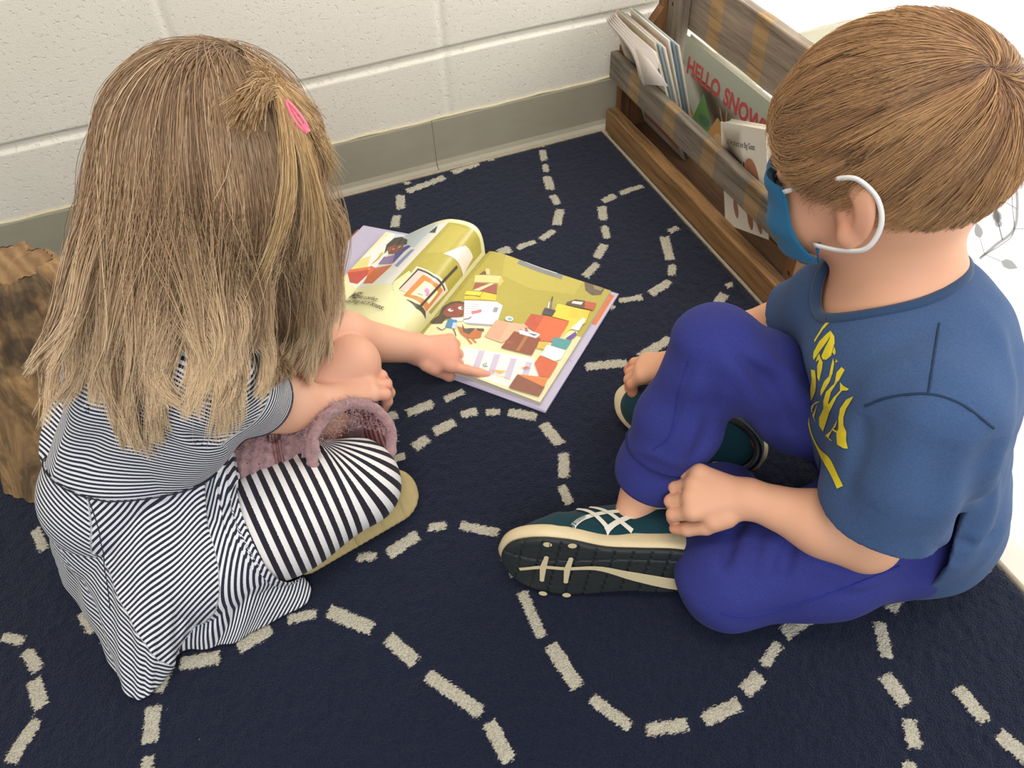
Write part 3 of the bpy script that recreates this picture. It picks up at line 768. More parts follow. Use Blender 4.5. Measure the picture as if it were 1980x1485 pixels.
def make_shoe(parent, label, O, X, Z, s=1.0, logo_side=1):
    X = unit(X); Z = unit(np.asarray(Z, float) - X * (np.asarray(Z, float) @ X)); Y = np.cross(Z, X)
    R_ = np.stack([X, Y, Z], 1); W_ = lambda q: O + (np.asarray(q) @ R_.T) * s
    L_ = lambda p: ((p - O) @ R_) / s
    rocker = lambda x: .010 * np.clip((x - .135) / .055, 0, 1) ** 2 + .003 * np.clip((.02 - x) / .02, 0, 1) ** 2
    ol = shoe_outline(); n = len(ol); c0 = ol.mean(0)
    def fup(p):
        q = p * A(1, 1.0, 1)
        d = chain(q, [A(.034, 0, .040), A(.052, 0, .040), A(.100, 0, .030), A(.135, .001, .020), A(.160, .002, .016)], [.0285, .0285, .0285, .0300, .0240], .02)
        col = sd_cone(q, A(.030, 0, .045), A(.040, 0, .072), .027, .029); d = smin(d, col, .02)
        d = smin(d, sd_cone(q, A(.060, 0, .055), A(.105, 0, .040), .022, .018), .02)
        d = smax(d, .016 + rocker(p[:, 0]) - p[:, 2], .004)
        d = smax(d, p[:, 2] - (.080 - .0), .008)
        return d + .0006 * np.sin(p[:, 0] * 260) * np.exp(-((p[:, 0] - .14) / .02) ** 2)
    V, Q = sdf_mesh(fup, (-.005, -.045, 0), (.20, .045, .10), .0022)
    up = mesh_np('running_shoe', W_(V), Q, M_UP, parent); up['label'] = label
    bv = bvh_of(W_(V), Q)
    # midsole
    tops = .037 - .018 * np.clip((ol[:, 0] - .05) / .075, 0, 1) + .004 * np.exp(-((ol[:, 0] - .055) / .03) ** 2)
    rk = rocker(ol[:, 0])
    rows = []
    for sc, zf in ((0.90, .0035), (1.0, .0045), (1.035, .010), (1.02, .016), (.985, None), (.90, None)):
        q = c0 + (ol - c0) * sc; z = (tops if zf is None else np.full(n, zf)) + rk - (.0 if sc > .95 else 0)
        rows.append(np.concatenate([q, z[:, None]], 1))
    Vm = np.concatenate(rows); i, j = np.meshgrid(np.arange(len(rows) - 1), np.arange(n), indexing='ij'); j2 = (j + 1) % n
    F = np.stack([i * n + j, i * n + j2, (i + 1) * n + j2, (i + 1) * n + j], -1).reshape(-1, 4)
    mesh_np('midsole', W_(Vm), F, M_MID, up)
    # outsole with cut grooves
    def fout(p):
        # 2-D distance to outline through polar-free nearest point
        d2 = np.full(len(p), 1.)
        for k in range(0, n, 1):
            a = ol[k]; b_ = ol[(k + 1) % n]; ab = b_ - a; t = np.clip(((p[:, :2] - a) @ ab) / (ab @ ab), 0, 1)
            d2 = np.minimum(d2, np.linalg.norm(p[:, :2] - a - t[:, None] * ab, axis=1))
        ang = np.zeros(len(p), bool); x, y = p[:, 0], p[:, 1]
        for k in range(n):
            a = ol[k]; b_ = ol[(k + 1) % n]; c_ = ((a[1] > y) != (b_[1] > y)) & (x < (b_[0] - a[0]) * (y - a[1]) / (b_[1] - a[1] + 1e-12) + a[0]); ang ^= c_
        d2 = np.where(ang, -d2, d2)
        rk_ = rocker(p[:, 0]); dz = np.abs(p[:, 2] - rk_ - .001) - .0032
        d = smax(d2, dz, .003)
        gr = np.minimum(np.abs((p[:, 0] * 1.0 + p[:, 1] * .18) % .0165 - .008) - .0007, 9)
        cut = np.maximum(gr, p[:, 2] - rk_ + .0002)
        cut2 = np.maximum(np.abs(p[:, 1] - .013 - .003 * np.sin(p[:, 0] * 30)) - .0007, p[:, 2] - rk_ - .0)
        return np.maximum(np.maximum(d, -cut), -cut2)
    V, Q = sdf_mesh(fout, (-.006, -.042, -.006), (.197, .042, .020), .0014, smooth=0)
    os_ = mesh_np('outsole', W_(V), Q, M_OUT, up)
    ar = Art(); cr = 'd8c7a0'
    cy = -.004
    q = spl([(.172, -.006), (.150, .002), (.128, .002), (.10, .004), (.07, -.004), (.035, -.012), (.012, -.014)], 26)
    ar.line([tuple(k) for k in q], [.0035, .0035, .0035, .004, .004, .004, .004, .004, .004, .004, .004, .0045, .005, .006, .007, .008, .0095, .011, .012, .013, .0135, .014, .014, .013, .011, .009], cr)
    for x0 in (.150, .128):
        ar.line([(x0 + .001, -.014), (x0, .002), (x0 - .003, .015)], [.0040, .0060, .0040], cr)
        ar.ell(x0 + .001, -.0145, .0022, .0022, cr).ell(x0 - .003, .0155, .0022, .0022, cr)
    ar.line([(.016, -.010), (.010, .002), (.012, .016)], [.010, .005, .003], cr)
    for x0 in (.150, .128):
        ar.ell(x0, -.0325, .004, .003, cr).ell(x0 - .004, .0325, .004, .003, cr)
    def fb(u, v, l):
        return W_(np.stack([u, v * logo_side, rocker(u) - .0024 - l * 1.5], 1))
    Va, Fa, Ca = ar.build(fb, .012, .0003, .00002); mesh_np('tread_inlay', Va, Fa, M_ART, os_, False, attrs={'Col': Ca})
    # side mark
    ml = Art(); wc = 'e4e0d2'
    T_ = lambda pts: [tuple(k) for k in spl(pts, 14)]
    ml.line(T_([(.028, .047), (.060, .046), (.090, .040), (.112, .030), (.124, .018)]), .0050, wc)
    ml.line(T_([(.028, .047), (.055, .043), (.080, .030), (.094, .018)]), .0050, wc)
    ml.line(T_([(.108, .049), (.094, .040), (.080, .028), (.070, .021)]), .0042, wc).line(T_([(.120, .044), (.108, .037), (.098, .026), (.092, .019)]), .0042, wc)
    for k in range(9):
        tt = k / 8; ml.line([(.112 + .010 * tt, .0285 - .011 * tt), (.116 + .010 * tt, .0305 - .011 * tt)], .0007, '1d4852')
    fn0 = proj_fn(bv, W_([0, 0, 0]), X * s, Z * s, -Y * logo_side, .10 * s)
    Va, Fa, Ca = ml.build(fn0, .006, .0002, .00004); mesh_np('side_stripes', Va, Fa, M_ART, up, False, attrs={'Col': Ca})
    # laces and tongue, collar
    pt = []
    for k in range(4):
        x = .088 + .014 * k; zt = .060 - .0085 * k
        pt.append(tube_np(spl([W_([x, -.014, zt - .004]), W_([x + .002, 0, zt + .003]), W_([x, .016, zt - .003]), W_([x - .003, .0245, zt - .011])], 14), .0028 * s, 8))
    V, F = join_np(pt); mesh_np('lace', V, F, M_RED, up)
    ring = [W_([.036 + .034 * math.cos(a), .027 * math.sin(a), .077 - .006 * math.cos(a)]) for a in np.linspace(0, 2 * np.pi, 40)]
    V, F = tube_np(ring, .0045 * s, 8); mesh_np('collar', V, F, M_DK, up)
    V, F = join_np([tube_np(spl([W_([.015, -.018, .078]), W_([.002, 0, .074]), W_([.012, .018, .078])], 10), .0025 * s, 8)]); mesh_np('heel_loop', V, F, M_RED, up)
    return up, W_

# ================================================================ THE BOY
f_b = unit(A(-.88, .47, 0)); r_b = A(.47, .88, 0)
B = dict(pel=A(-.085, -.918, .085), lh=A(-.112, -.968, .082), rh=A(-.072, -.868, .088), belly=A(-.100, -.915, .165), chest=A(-.142, -.895, .255),
         ls=P(1812, 790, .315), rs=P(1618, 585, .285), nb=P(1745, 560, .340), hc=P(1718, 290, .455))
B['lk'] = P(1405, 1120, .055); B['la'] = P(1392, 905, .050); B['rk'] = P(1385, 678, .262); B['ra'] = P(1240, 955, .080)
B['le'] = P(1674, 1040, .150); B['lw'] = P(1452, 965, .150); B['re'] = P(1500, 640, .185); B['rw'] = P(1315, 700, .115)
HF, HL, HU = frame(A(-.48, .83, -.31), A(0, 0, 1)); hc = B['hc']
hp = lambda x, y, z: hc + HF * x + HL * y + HU * z
HR = np.stack([HF, HL, HU], 1)
LHAND = hand_parts(B['lw'], P(1330, 950, .150) - B['lw'], A(-.15, -.35, .95), 1, .95, [(.75, .9, .6), (.8, .95, .6), (.85, 1.0, .6), (.95, 1.0, .6)], .03, (.45, .3, .2))
RHAND = hand_parts(B['rw'], P(1235, 715, .085) - B['rw'], A(-.1, .2, .95), -1, .86, [(.15, .45, .5), (.3, .8, .5), (.35, .8, .5), (.4, .8, .5)], .06, (.35, .2, .2))
def fhead(p):
    d = sd_ell(p, hp(-.006, 0, .012), (.090, .074, .084), HR)
    d = smin(d, sd_ell(p, hp(.034, 0, -.036), (.046, .052, .056), HR), .03)
    d = smin(d, sd_ell(p, hp(.052, 0, -.078), (.022, .024, .018), HR), .03)
    d = smin(d, sd_cone(p, hp(.080, 0, -.018), hp(.092, 0, -.038), .005, .0085), .012)
    for s_ in (-1, 1):
        d = smin(d, sd_ell(p, hp(.052, .032 * s_, -.050), (.026, .024, .026), HR), .02)
        d = smax(d, -sd_ell(p, hp(.088, .030 * s_, -.006), (.012, .013, .008), HR), .012)
        d = smin(d, sd_ell(p, hp(.071, .030 * s_, -.008), (.010, .011, .0085), HR), .004)
        # ear
        e = sd_ell(p, hp(-.002, .0745 * s_, -.014), (.019, .0075, .030), np.stack([unit(HF * .9 + HL * s_ * -.35 + HU * .15), unit(HL * s_ * .9 + HF * .4), HU], 1))
        e = smax(e, -sd_ell(p, hp(.006, .083 * s_, -.012), (.010, .0075, .017), HR), .004)
        e = smin(e, sd_ell(p, hp(.004, .076 * s_, -.038), (.008, .006, .009), HR), .008)
        d = smin(d, e, .005)
    d = smin(d, sd_ell(p, hp(.070, 0, -.058), (.016, .020, .009), HR), .01)
    return d
def fbody(p):
    d = fhead(p)
    d = smin(d, sd_cone(p, B['nb'] - A(0, 0, .01), hp(-.020, 0, -.045), .041, .042), .03)
    t = sd_ell(p, B['chest'], (.070, .098, .105), np.stack([f_b, -r_b, A(0, 0, 1)], 1))
    t = smin(t, sd_cone(p, B['pel'], B['belly'], .060, .060), .05)
    t = smin(t, sd_cone(p, B['ls'], B['rs'], .032, .032), .04)
    t = smin(t, sd_cone(p, B['nb'], (B['ls'] + B['rs']) / 2, .045, .04), .04)
    d = smin(d, t, .03); lg = None
    for h, k, a in (('lh', 'lk', 'la'), ('rh', 'rk', 'ra')):
        e = chain(p, [B[h], B[k], B[a]], [.045, .032, .021], .02); lg = e if lg is None else smin(lg, e, .01)
    lg = smin(lg, sd_cone(p, B['ra'], P(1205, 1030, .050), .021, .018), .01); lg = smin(lg, sd_cone(p, B['la'], P(1370, 850, .05), .021, .018), .01)
    arm = lambda s_, e, w_: chain(p, [B[s_], B[e], B[e] + (B[w_] - B[e]) * .35, B[w_]], [.031, .0290, .0290, .0185], .018)
    d = smin(d, arm('ls', 'le', 'lw'), .02); d = smin(d, arm('rs', 're', 'rw'), .02)
    d = smin(d, sd_hand(p, LHAND), .010); d = smin(d, sd_hand(p, RHAND), .010)
    return smin(d, lg, .004)
lo, hi = ball_bounds([B[k] for k in B] + [p for H in (LHAND, RHAND) for f in H[1] for p in f[0]], .035); hi = np.maximum(hi, hc + .125); lo = np.minimum(lo, hc - .12)
Vb, Qb = sdf_mesh(fbody, lo, hi, .0021)
SKB = m_skin('boy_skin', 'e0a585', 'e6b08e')
def blush(V, pts):
    b_ = np.zeros(len(V))
    for c, r_, a in pts: b_ = np.maximum(b_, a * np.exp(-(np.linalg.norm(V - c, axis=1) / r_) ** 2))
    return b_
tips = [f[0][-1] for f in RHAND[1]] + [f[0][-2] for f in RHAND[1]]
boy = mesh_np('person', Vb, Qb, SKB, attrs={'blush': blush(Vb, [(q, .02, .9) for q in tips] + [(hp(.05, .05, -.045), .025, .25), (hp(.004, .08, -.02), .02, .35)] + [(f[0][-1], .014, .5) for f in LHAND[1]])})
tagthing(boy, 'boy with short brown hair in blue T-shirt and mask, sitting cross-legged, holding his shoe', 'person')

# shirt
LS, RS = B['ls'], B['rs']
SL_L = LS + (B['le'] - LS) * .72; SL_R = RS + (B['re'] - RS) * .50
def folds(p, L_):
    d = 0
    for a, b_, w_, amp in L_:
        a = np.asarray(a); b_ = np.asarray(b_); ab = b_ - a; t = np.clip((p - a) @ ab / (ab @ ab), 0, 1)
        q = np.linalg.norm(p - a - t[:, None] * ab, axis=1); d = d + amp * np.exp(-(q / w_) ** 2) * np.sin(np.pi * np.clip(t * .9 + .05, 0, 1)) ** .5
    return d
def fsh0(p):
    R3 = np.stack([f_b, -r_b, A(0, 0, 1)], 1)
    t = sd_ell(p, B['chest'] + A(.012, -.012, -.005), (.086, .114, .125), R3)
    t = smin(t, sd_cone(p, B['pel'] + A(.004, -.004, -.02), B['belly'], .096, .086), .05)
    t = smin(t, sd_cone(p, B['lh'] + A(.014, .006, -.004), B['lh'] + A(.0, .0, .03), .077, .072), .04)
    t = smin(t, sd_cone(p, LS, RS, .040, .040), .045)
    t = smin(t, sd_cone(p, B['nb'] - A(.0, 0, .03), (LS + RS) / 2, .056, .05), .04)
    t = smin(t, chain(p, [LS, LS + (SL_L - LS) * .5, SL_L + (SL_L - LS) * .2], [.043, .054, .062], .02), .025)
    t = smin(t, chain(p, [RS, SL_R + (SL_R - RS) * .3], [.041, .044], .02), .025)
    return t
BFC = mk_folds(fsh0, [([(1925, 850), (1885, 950), (1850, 1035)], .014, -.007), ([(1955, 830), (1925, 900), (1890, 990)], .012, .005), ([(1672, 800), (1655, 880), (1635, 960)], .010, -.005),
  ([(1760, 700), (1700, 740), (1660, 800)], .014, .0035), ([(1760, 830), (1730, 920), (1690, 985)], .016, .0035), ([(1835, 850), (1810, 930), (1790, 1000)], .014, -.003),
  ([(1900, 600), (1940, 680), (1965, 770)], .012, .003), ([(1880, 1060), (1910, 1000), (1940, 900)], .010, .005),
  ([(1800, 1060), (1860, 1050), (1930, 1030)], .006, -.004), ([(1780, 1050), (1820, 1085), (1850, 1095)], .006, .003)])
def fsh1(p):
    return fsh0(p) - creases(p, BFC) - wrink(p, 75, .0016, f_b * .3 + A(0, .3, .6))
NKA = B['nb'] + A(-.014, .002, -.020); NKB = hp(-.012, -.004, -.02); NR0, NR1 = .056, .070
BF2 = []
def fshirt(p):
    t = fsh1(p); sh = np.abs(t + .0026) - .0026
    aL = unit(B['le'] - LS); aR = unit(B['re'] - RS)
    # sleeve ends: cut only near the sleeve
    cutL = np.minimum((p - SL_L) @ aL, .0) + 0; 
    nearL = sd_cone(p, LS + aL * .05, SL_L + aL * .12, .07, .085); nearR = sd_cone(p, RS + aR * .04, SL_R + aR * .1, .055, .06)
    cL = np.maximum(-((p - SL_L) @ aL), nearL); cR = np.maximum(-((p - SL_R) @ aR), nearR)
    sh = np.maximum(sh, -cL); sh = np.maximum(sh, -cR)
    sh = np.maximum(sh, -sd_cone(p, NKA, NKB, NR0, NR1))
    sh = np.maximum(sh, .030 - p[:, 2] - .35 * np.clip(-.09 - p[:, 0], -.1, .05) + .004 * np.sin(p[:, 1] * 60))
    # front hem sits in the lap
    hem = (p - (B['pel'] + f_b * .092 + A(0, 0, .050))) @ unit(f_b * .75 - A(0, 0, 1) * .66)
    sh = np.maximum(sh, hem)
    return sh
lo, hi = ball_bounds([B['pel'], LS, RS, B['nb'], SL_L, SL_R, B['chest']], .13); lo[2] = .0
M_SH = m_cloth('blue_heather_jersey', '31456a', '526e98', 1500, .05, .9)
V, Q = sdf_mesh(fshirt, lo, hi, .0020, smooth=1)
shirt = mesh_np('t_shirt', V, Q, M_SH, boy); shirt['label'] = 'blue T-shirt with yellow lettering'
bv_sh = bvh_of(V, Q)
# ribbed collar and seams
def on_shirt(pts, lift=.0006):
    o = []
    for q in pts:
        h = bv_sh.find_nearest(Vector(q)); n = np.array(h[1]); pc = np.array(h[0]); s_ = 1 if (fsh0(pc[None] + n[None] * .002)[0] > fsh0(pc[None])[0]) else -1
        o.append(pc + n * s_ * lift)
    return np.array(o)
seamM = simple('shirt_seam', '1c3352', .9)
nbc = NKA; nax = unit(NKB - nbc); NL = np.linalg.norm(NKB - nbc); e1 = unit(np.cross(nax, A(0, 1, 0))); e2 = np.cross(nax, e1)
ring = []
for a in np.linspace(0, 2 * np.pi, 60):
    dr = e1 * math.cos(a) + e2 * math.sin(a)
    # walk up the neck tube until the shirt surface is met
    T = np.linspace(.11, -.01, 120); rr0 = NR0 + (NR1 - NR0) * np.clip(T / NL, 0, 1); qq = nbc + nax * T[:, None] + dr * rr0[:, None]; vv_ = fsh1(qq); k_ = int(np.argmax(vv_ < 0)); ring.append(qq[k_])
ring = np.array(ring); k_ = np.ones(5) / 5; ring = np.stack([np.convolve(np.concatenate([ring[-3:-1], ring[:-1], ring[:3]])[:, i], k_, 'valid')[:60] for i in range(3)], 1); ring = np.vstack([ring[:59], ring[:1]])
V, F = tube_np(ring, .0050, 8); V = V; mesh_np('collar', V, F, m_cloth('rib_knit', '2c4060', '3d587c', 900, .2, .6), shirt)
aL = unit(B['le'] - LS)
parts = []
e1 = unit(np.cross(aL, A(0, 1, 0))); e2 = np.cross(aL, e1)
cs_ = []
for a in np.linspace(0, 2 * np.pi, 40):
    dr = e1 * math.cos(a) + e2 * math.sin(a); c = SL_L - aL * .022
    r_ = .0
    if True: break
    for t_ in np.linspace(.02, .09, 71):
        if fsh0((c + dr * t_)[None])[0] > 0: r_ = t_; break
    cs_.append(c + dr * (r_ + .0002))
parts.append(tube_np(hit(fsh1, [tuple(k) for k in spl([(1672, 785), (1720, 768), (1795, 762), (1860, 782), (1922, 828)], 50)], .0002), .0011, 6))
parts.append(tube_np(hit(fsh1, [tuple(k) for k in spl([(1795, 762), (1806, 690), (1816, 625)], 24)], .0002), .0011, 6))
V, F = join_np(parts); mesh_np('seam', V, F, seamM, shirt)
# lettering of the chest print, letter by letter, laid on the cloth
Y_ = 'ecd62c'; le = Art()
for q in ('280,92 335,118 328,135 300,138 230,220 172,318 168,300 225,200 278,130', '285,228 300,250 240,340 200,400 165,455 160,430 165,390 205,310 255,255',
          '292,240 312,270 315,320 290,420 255,452 230,448 220,425 250,350 280,290', '312,352 322,380 322,405 312,415 300,395', '205,400 215,440 230,470 225,520 205,618 192,590 190,500 205,450 180,470 190,430',
          '305,440 312,480 300,560 280,620 215,735 215,690 240,620 275,580 290,500', '325,445 340,465 320,475', '365,508 388,530 345,615 310,645 320,610 330,550',
          '335,625 290,700 270,780 275,870 240,990 232,1010 205,960 205,900 235,830 235,770 255,700 300,650', '355,625 380,655 420,678 405,690 370,690 330,740 290,830 260,900 275,850 270,800 310,740 355,690',
          '450,735 440,760 400,830 380,900 380,960 400,1010 398,1080 410,1140 380,1138 335,1110 330,1030 345,980 345,900 355,830 400,760', '335,920 325,970 300,1000 280,1040 275,1060 300,1080 290,1082 250,1040 285,1010 310,970',
          '305,985 340,1010 340,1025 300,1000', '215,768 170,800 155,840 160,860 148,850 150,810 180,780', '195,790 180,850 170,900 182,938 165,900 158,880 175,840'):
    le.poly([(1530 + float(a.split(',')[0]) / 3.71, -(560 + (float(a.split(',')[1]) * .925 + 85) / 3.71)) for a in q.split()], Y_)
def fnl(u, v, l):
    q = hit(fsh1, list(zip(u, -v))); _, g_ = gridgrad(fsh1, q); g_ /= np.linalg.norm(g_, axis=1)[:, None] + 1e-9; return q + g_ * (l + .0003)
Va, Fa, Ca = le.build(fnl, 6.0, .0003, .00002)
tail = hit(fsh1, [tuple(k) for k in spl([(1573, 715), (1574, 745), (1564, 785), (1567, 830), (1585, 872), (1605, 900), (1625, 942)], 60)], .0006)
tn = np.gradient(tail, axis=0); tn /= np.linalg.norm(tn, axis=1)[:, None]; _, gg_ = gridgrad(fsh1, tail); gg_ /= np.linalg.norm(gg_, axis=1)[:, None]; sd_ = np.cross(tn, gg_); wv_ = (.0035 + .0012 * np.sin(np.linspace(0, 9, 60)))[:, None]
Vt = np.concatenate([tail - sd_ * wv_, tail + sd_ * wv_]) + np.concatenate([gg_, gg_]) * .0005; ii = np.arange(59); Ft = np.stack([ii, ii + 1, 61 + ii, 60 + ii], 1)
Va, Fa, Ca = merge_cols([(Va, Fa, Ca), (Vt, Ft, np.array(lin(Y_)))])
Vc = Va.copy(); mesh_np('lettering', Va, Fa, vcol('screen_print', .55, False), shirt, False, attrs={'Col': Ca})

# trousers
M_PT = m_cloth('royal_blue_fleece', '292b6a', '41489a', 1400, .04, .9)
cuffR = B['ra'] + (B['rk'] - B['ra']) * .10; cuffL = B['la'] + (B['lk'] - B['la']) * .14
PF = [(P(1430, 1030, .12), P(1400, 1090, .1), .010, .005), (P(1480, 1040, .12), P(1470, 1090, .11), .009, .005), (P(1530, 1040, .12), P(1520, 1100, .1), .010, -.005), (P(1600, 1080, .12), P(1560, 1120, .1), .010, .004),
      (P(1400, 700, .24), P(1480, 830, .12), .010, .004), (P(1440, 690, .24), P(1540, 800, .14), .010, -.004), (P(1350, 760, .2), P(1300, 900, .12), .009, .004), (P(1700, 1100, .1), P(1750, 1060, .1), .012, -.005), (P(1640, 1130, .06), P(1740, 1120, .05), .012, .005)]
def fp0(p):
    t = sd_cone(p, B['lh'], B['rh'], .062, .062)
    t = smin(t, sd_cone(p, B['pel'] - f_b * .03, B['belly'] - A(0, 0, .03), .062, .066), .04)
    lk = B['lk']; la = B['la']
    t = smin(t, chain(p, [B['lh'] + A(-.012, .006, -.014), B['lh'] + (lk - B['lh']) * .5 + A(0, -.004, .006), lk], [.055, .061, .050], .03), .04)
    s1 = chain(p, [lk, lk + (la - lk) * .5, la], [.049, .044, .033], .03)
    t = smin(t, s1, .015)
    rk = B['rk']; ra = B['ra']
    t2 = chain(p, [B['rh'], B['rh'] + (rk - B['rh']) * .5, rk], [.060, .052, .041], .03)
    t2 = smin(t2, chain(p, [rk, rk + (ra - rk) * .5, ra + (rk - ra) * .22, cuffR], [.040, .041, .037, .034], .02), .02)
    t = smin(t, t2, .02)
    return t
PFC = mk_folds(fp0, [([(1440, 985), (1415, 1040), (1400, 1095)], .006, -.008), ([(1465, 1000), (1440, 1060), (1432, 1110)], .007, .004), ([(1530, 1040), (1520, 1080), (1512, 1110)], .007, -.009), ([(1500, 1030), (1482, 1080), (1480, 1120)], .009, .006),
  ([(1560, 1060), (1600, 1100), (1700, 1090)], .010, .004), ([(1400, 690), (1450, 760), (1480, 850)], .009, .006), ([(1425, 690), (1490, 750), (1530, 830)], .007, -.007), ([(1350, 720), (1320, 810), (1290, 890)], .006, .003), ([(1380, 740), (1370, 830), (1330, 900)], .008, -.007),
  ([(1460, 680), (1520, 720), (1560, 790)], .009, .006), ([(1640, 1130), (1700, 1120), (1760, 1090)], .009, .005), ([(1620, 1150), (1680, 1140), (1740, 1110)], .006, -.004), ([(1230, 870), (1270, 880), (1330, 900)], .006, .003), ([(1560, 900), (1590, 950), (1600, 1000)], .010, .004)])
def fp1(p): return fp0(p) - creases(p, PFC) - wrink(p, 62, .0024, (.3, .4, .5))
def fpants(p):
    t = fp1(p)
    aR = unit(B['ra'] - B['rk']); nR = sd_cone(p, B['ra'] + (B['rk'] - B['ra']) * .4, B['ra'] + aR * .06, .05, .05)
    t = np.maximum(t, -np.maximum(-((p - cuffR) @ aR), nR))
    aL_ = unit(B['la'] - B['lk']); nL = sd_cone(p, B['la'] + (B['lk'] - B['la']) * .5, B['la'] + aL_ * .06, .05, .05)
    t = np.maximum(t, -np.maximum(-((p - cuffL) @ aL_), nL))
    return np.maximum(t, .0075 - p[:, 2])
lo, hi = ball_bounds([B[k] for k in ('pel', 'lh', 'rh', 'lk', 'la', 'rk', 'ra', 'belly')], .085); lo[2] = 0
V, Q = sdf_mesh(fpants, lo, hi, .0023)
pants = mesh_np('trousers', V, Q, M_PT, boy); bv_p = bvh_of(V, Q)
def on(bv, f0, pts, lift):
    o = []
    for q in pts:
        h = bv.find_nearest(Vector(q)); pc = np.array(h[0]); n = np.array(h[1]); n = n if f0((pc + n * .002)[None])[0] > f0(pc[None])[0] else -n
        o.append(pc + n * lift)
    return np.array(o)
def ring_on(f0, c, ax, lift, r0=.01, r1=.09, n=48):
    ax = unit(ax); e1 = unit(np.cross(ax, A(.3, .5, .8))); e2 = np.cross(ax, e1); o = []
    for a in np.linspace(0, 2 * np.pi, n + 1):
        dr = e1 * math.cos(a) + e2 * math.sin(a); T = np.linspace(r0, r1, 90); v = f0(c + dr * T[:, None]); k = np.argmax(v > 0); o.append(c + dr * (T[k] + lift))
    return np.array(o)
V, F = join_np([tube_np(ring_on(fp0, B['ra'] + (B['rk'] - B['ra']) * .33, B['rk'] - B['ra'], -.0003), .0013, 6), tube_np(ring_on(fp0, cuffR, B['rk'] - B['ra'], -.002), .0024, 6)])
mesh_np('cuff_seam', V, F, simple('dark_seam', '1a1e58', .9), pants)
for L_, r_ in (([(1395, 1185), (1440, 1192), (1500, 1180), (1620, 1142), (1740, 1095)], .0011), ([(1330, 700), (1312, 760), (1296, 840), (1262, 870)], .0007)):
    V, F = tube_np(hit(fp1, [tuple(k) for k in spl(L_, 60)], .0003), r_, 6); mesh_np('side_seam', V, F, simple('seam_thread', '232a86', .9), pants)
V, F = tube_np(hit(fp1, [(1565, 966), (1580, 970), (1600, 974), (1612, 976)], .002), .0032, 6); mesh_np('drawcord', V, F, M_RED, pants)

# shoes
make_shoe(boy, 'teal running shoe lying on its side, sole towards the viewer', P(1372, 1108, .050), A(-.90, .43, .0), A(.42, .84, -.22), 1.17, 1)
T_a, T_b = P(1478, 884, .026), P(1203, 764, .030)
make_shoe(boy, 'teal running shoe tucked under the other leg', T_a, T_b - T_a, unit(A(-.50, -.42, .72)), np.linalg.norm(T_b - T_a) / .189, -1)

# mask
def on_face(x, y, z, lift):
    q = hp(x, y, z); 
    for _ in range(6):
        d, G = gridgrad(fhead, q[None]); q = q - (G[0] / max(1e-6, G[0] @ G[0])) * (d[0] - lift)
    return q
def mask_fn(u, v):
    out = []
    for a, b_ in zip(u, v):
        th = (a - .5) * 2 * (.80 + .42 * b_); z = -.008 - .088 * b_
        R0 = .098 + .010 * math.sin(math.pi * b_) * math.cos(th) ** 2; x = -.004 + R0 * math.cos(th) ; y = .078 * math.sin(th)
        z2 = z - .010 * (1 - abs(2 * a - 1)) + (.014 * (1 - abs(2 * a - 1)) if b_ < .3 else 0)
        q = on_face(x, y, z2, .0045 + .003 * math.sin(b_ * 3 * 2 * math.pi) * (1 - (2 * a - 1) ** 2) + .006 * (1 - (2 * a - 1) ** 2) + .004 * abs(math.sin(a * 9 + b_ * 3)) * (2 * a - 1) ** 2)
        out.append(q)
    return np.array(out)
V, F, _, _ = grid_np(mask_fn, 46, 26)
mk = mesh_np('face_mask', V, F, m_cloth('mask_blue', '1f5f86', '2f7aa6', 1800, .1, .6), boy); mk['label'] = 'blue disposable face mask with white ear loops'
sm_ = mk.modifiers.new('s', 'SOLIDIFY'); sm_.thickness = .0012; sm_.offset = 1
for s_ in (1, -1):
    a0 = 1.0 if s_ > 0 else 0.0
    tpt = V.reshape(46, 26, 3)[-1 if s_ > 0 else 0, 1]; bpt = V.reshape(46, 26, 3)[-1 if s_ > 0 else 0, -2]
    lp = [tpt, on_face(.044, .070 * s_, .000, .003), on_face(.018, .077 * s_, .008, .004), hp(.006, .080 * s_, .016), hp(-.010, .0845 * s_, .018), hp(-.024, .086 * s_, .004), hp(-.026, .086 * s_, -.018), hp(-.014, .084 * s_, -.040), on_face(.012, .074 * s_, -.055, .003), bpt]
    q = spl(lp, 60)
    # flat elastic band
    Tn = np.gradient(q, axis=0); Tn /= np.linalg.norm(Tn, axis=1)[:, None]; sd = np.cross(Tn, np.tile(HL * s_, (60, 1))); sd /= np.linalg.norm(sd, axis=1)[:, None]
    Vb2 = np.concatenate([q - sd * .0020, q + sd * .0020]); Fb = np.array([[k, k + 1, 61 + k, 60 + k] for k in range(59)])
    lo_ = mesh_np('ear_loop', Vb2, Fb, simple('white_elastic', 'f8f4f0', .8), mk); lo_.modifiers.new('s', 'SOLIDIFY').thickness = .0009
# eyes
for s_ in (1, -1):
    pt = []
    for k in range(14):
        y = (.020 + .020 * k / 13) * s_; q = on_face(.080, y, -.0065 - .0015 * math.sin(k / 13 * math.pi), .0002); pt.append(tube_np([q, q + HF * .004 - HU * .003 + HL * .001 * s_], [.0004, .0001], 4))
    V, F = join_np(pt); mesh_np('eyelashes', V, F, simple('lash', '2a1c14', .6), boy)

# hair: strands that flow forward and down from the crown
M_HB = m_hair('boy_hair', '785238', '9c7250', 'b68b60', '5a3d2a', 'd9aa70', .40)
crown = unit(A(-.72, .10, .62))     # in head axes
def fscalp(p): return sd_ell(p, hp(-.006, 0, .012), (.091, .0755, .0865), HR)
def in_head(p): return (p - hc) @ HR
N = 26000
dirs = np.concatenate([crown + rng.standard_normal((2600, 3)) * .16, rng.standard_normal((N * 3, 3))]); dirs /= np.linalg.norm(dirs, axis=1)[:, None]
x, y, z = dirs[:, 0], dirs[:, 1], dirs[:, 2]
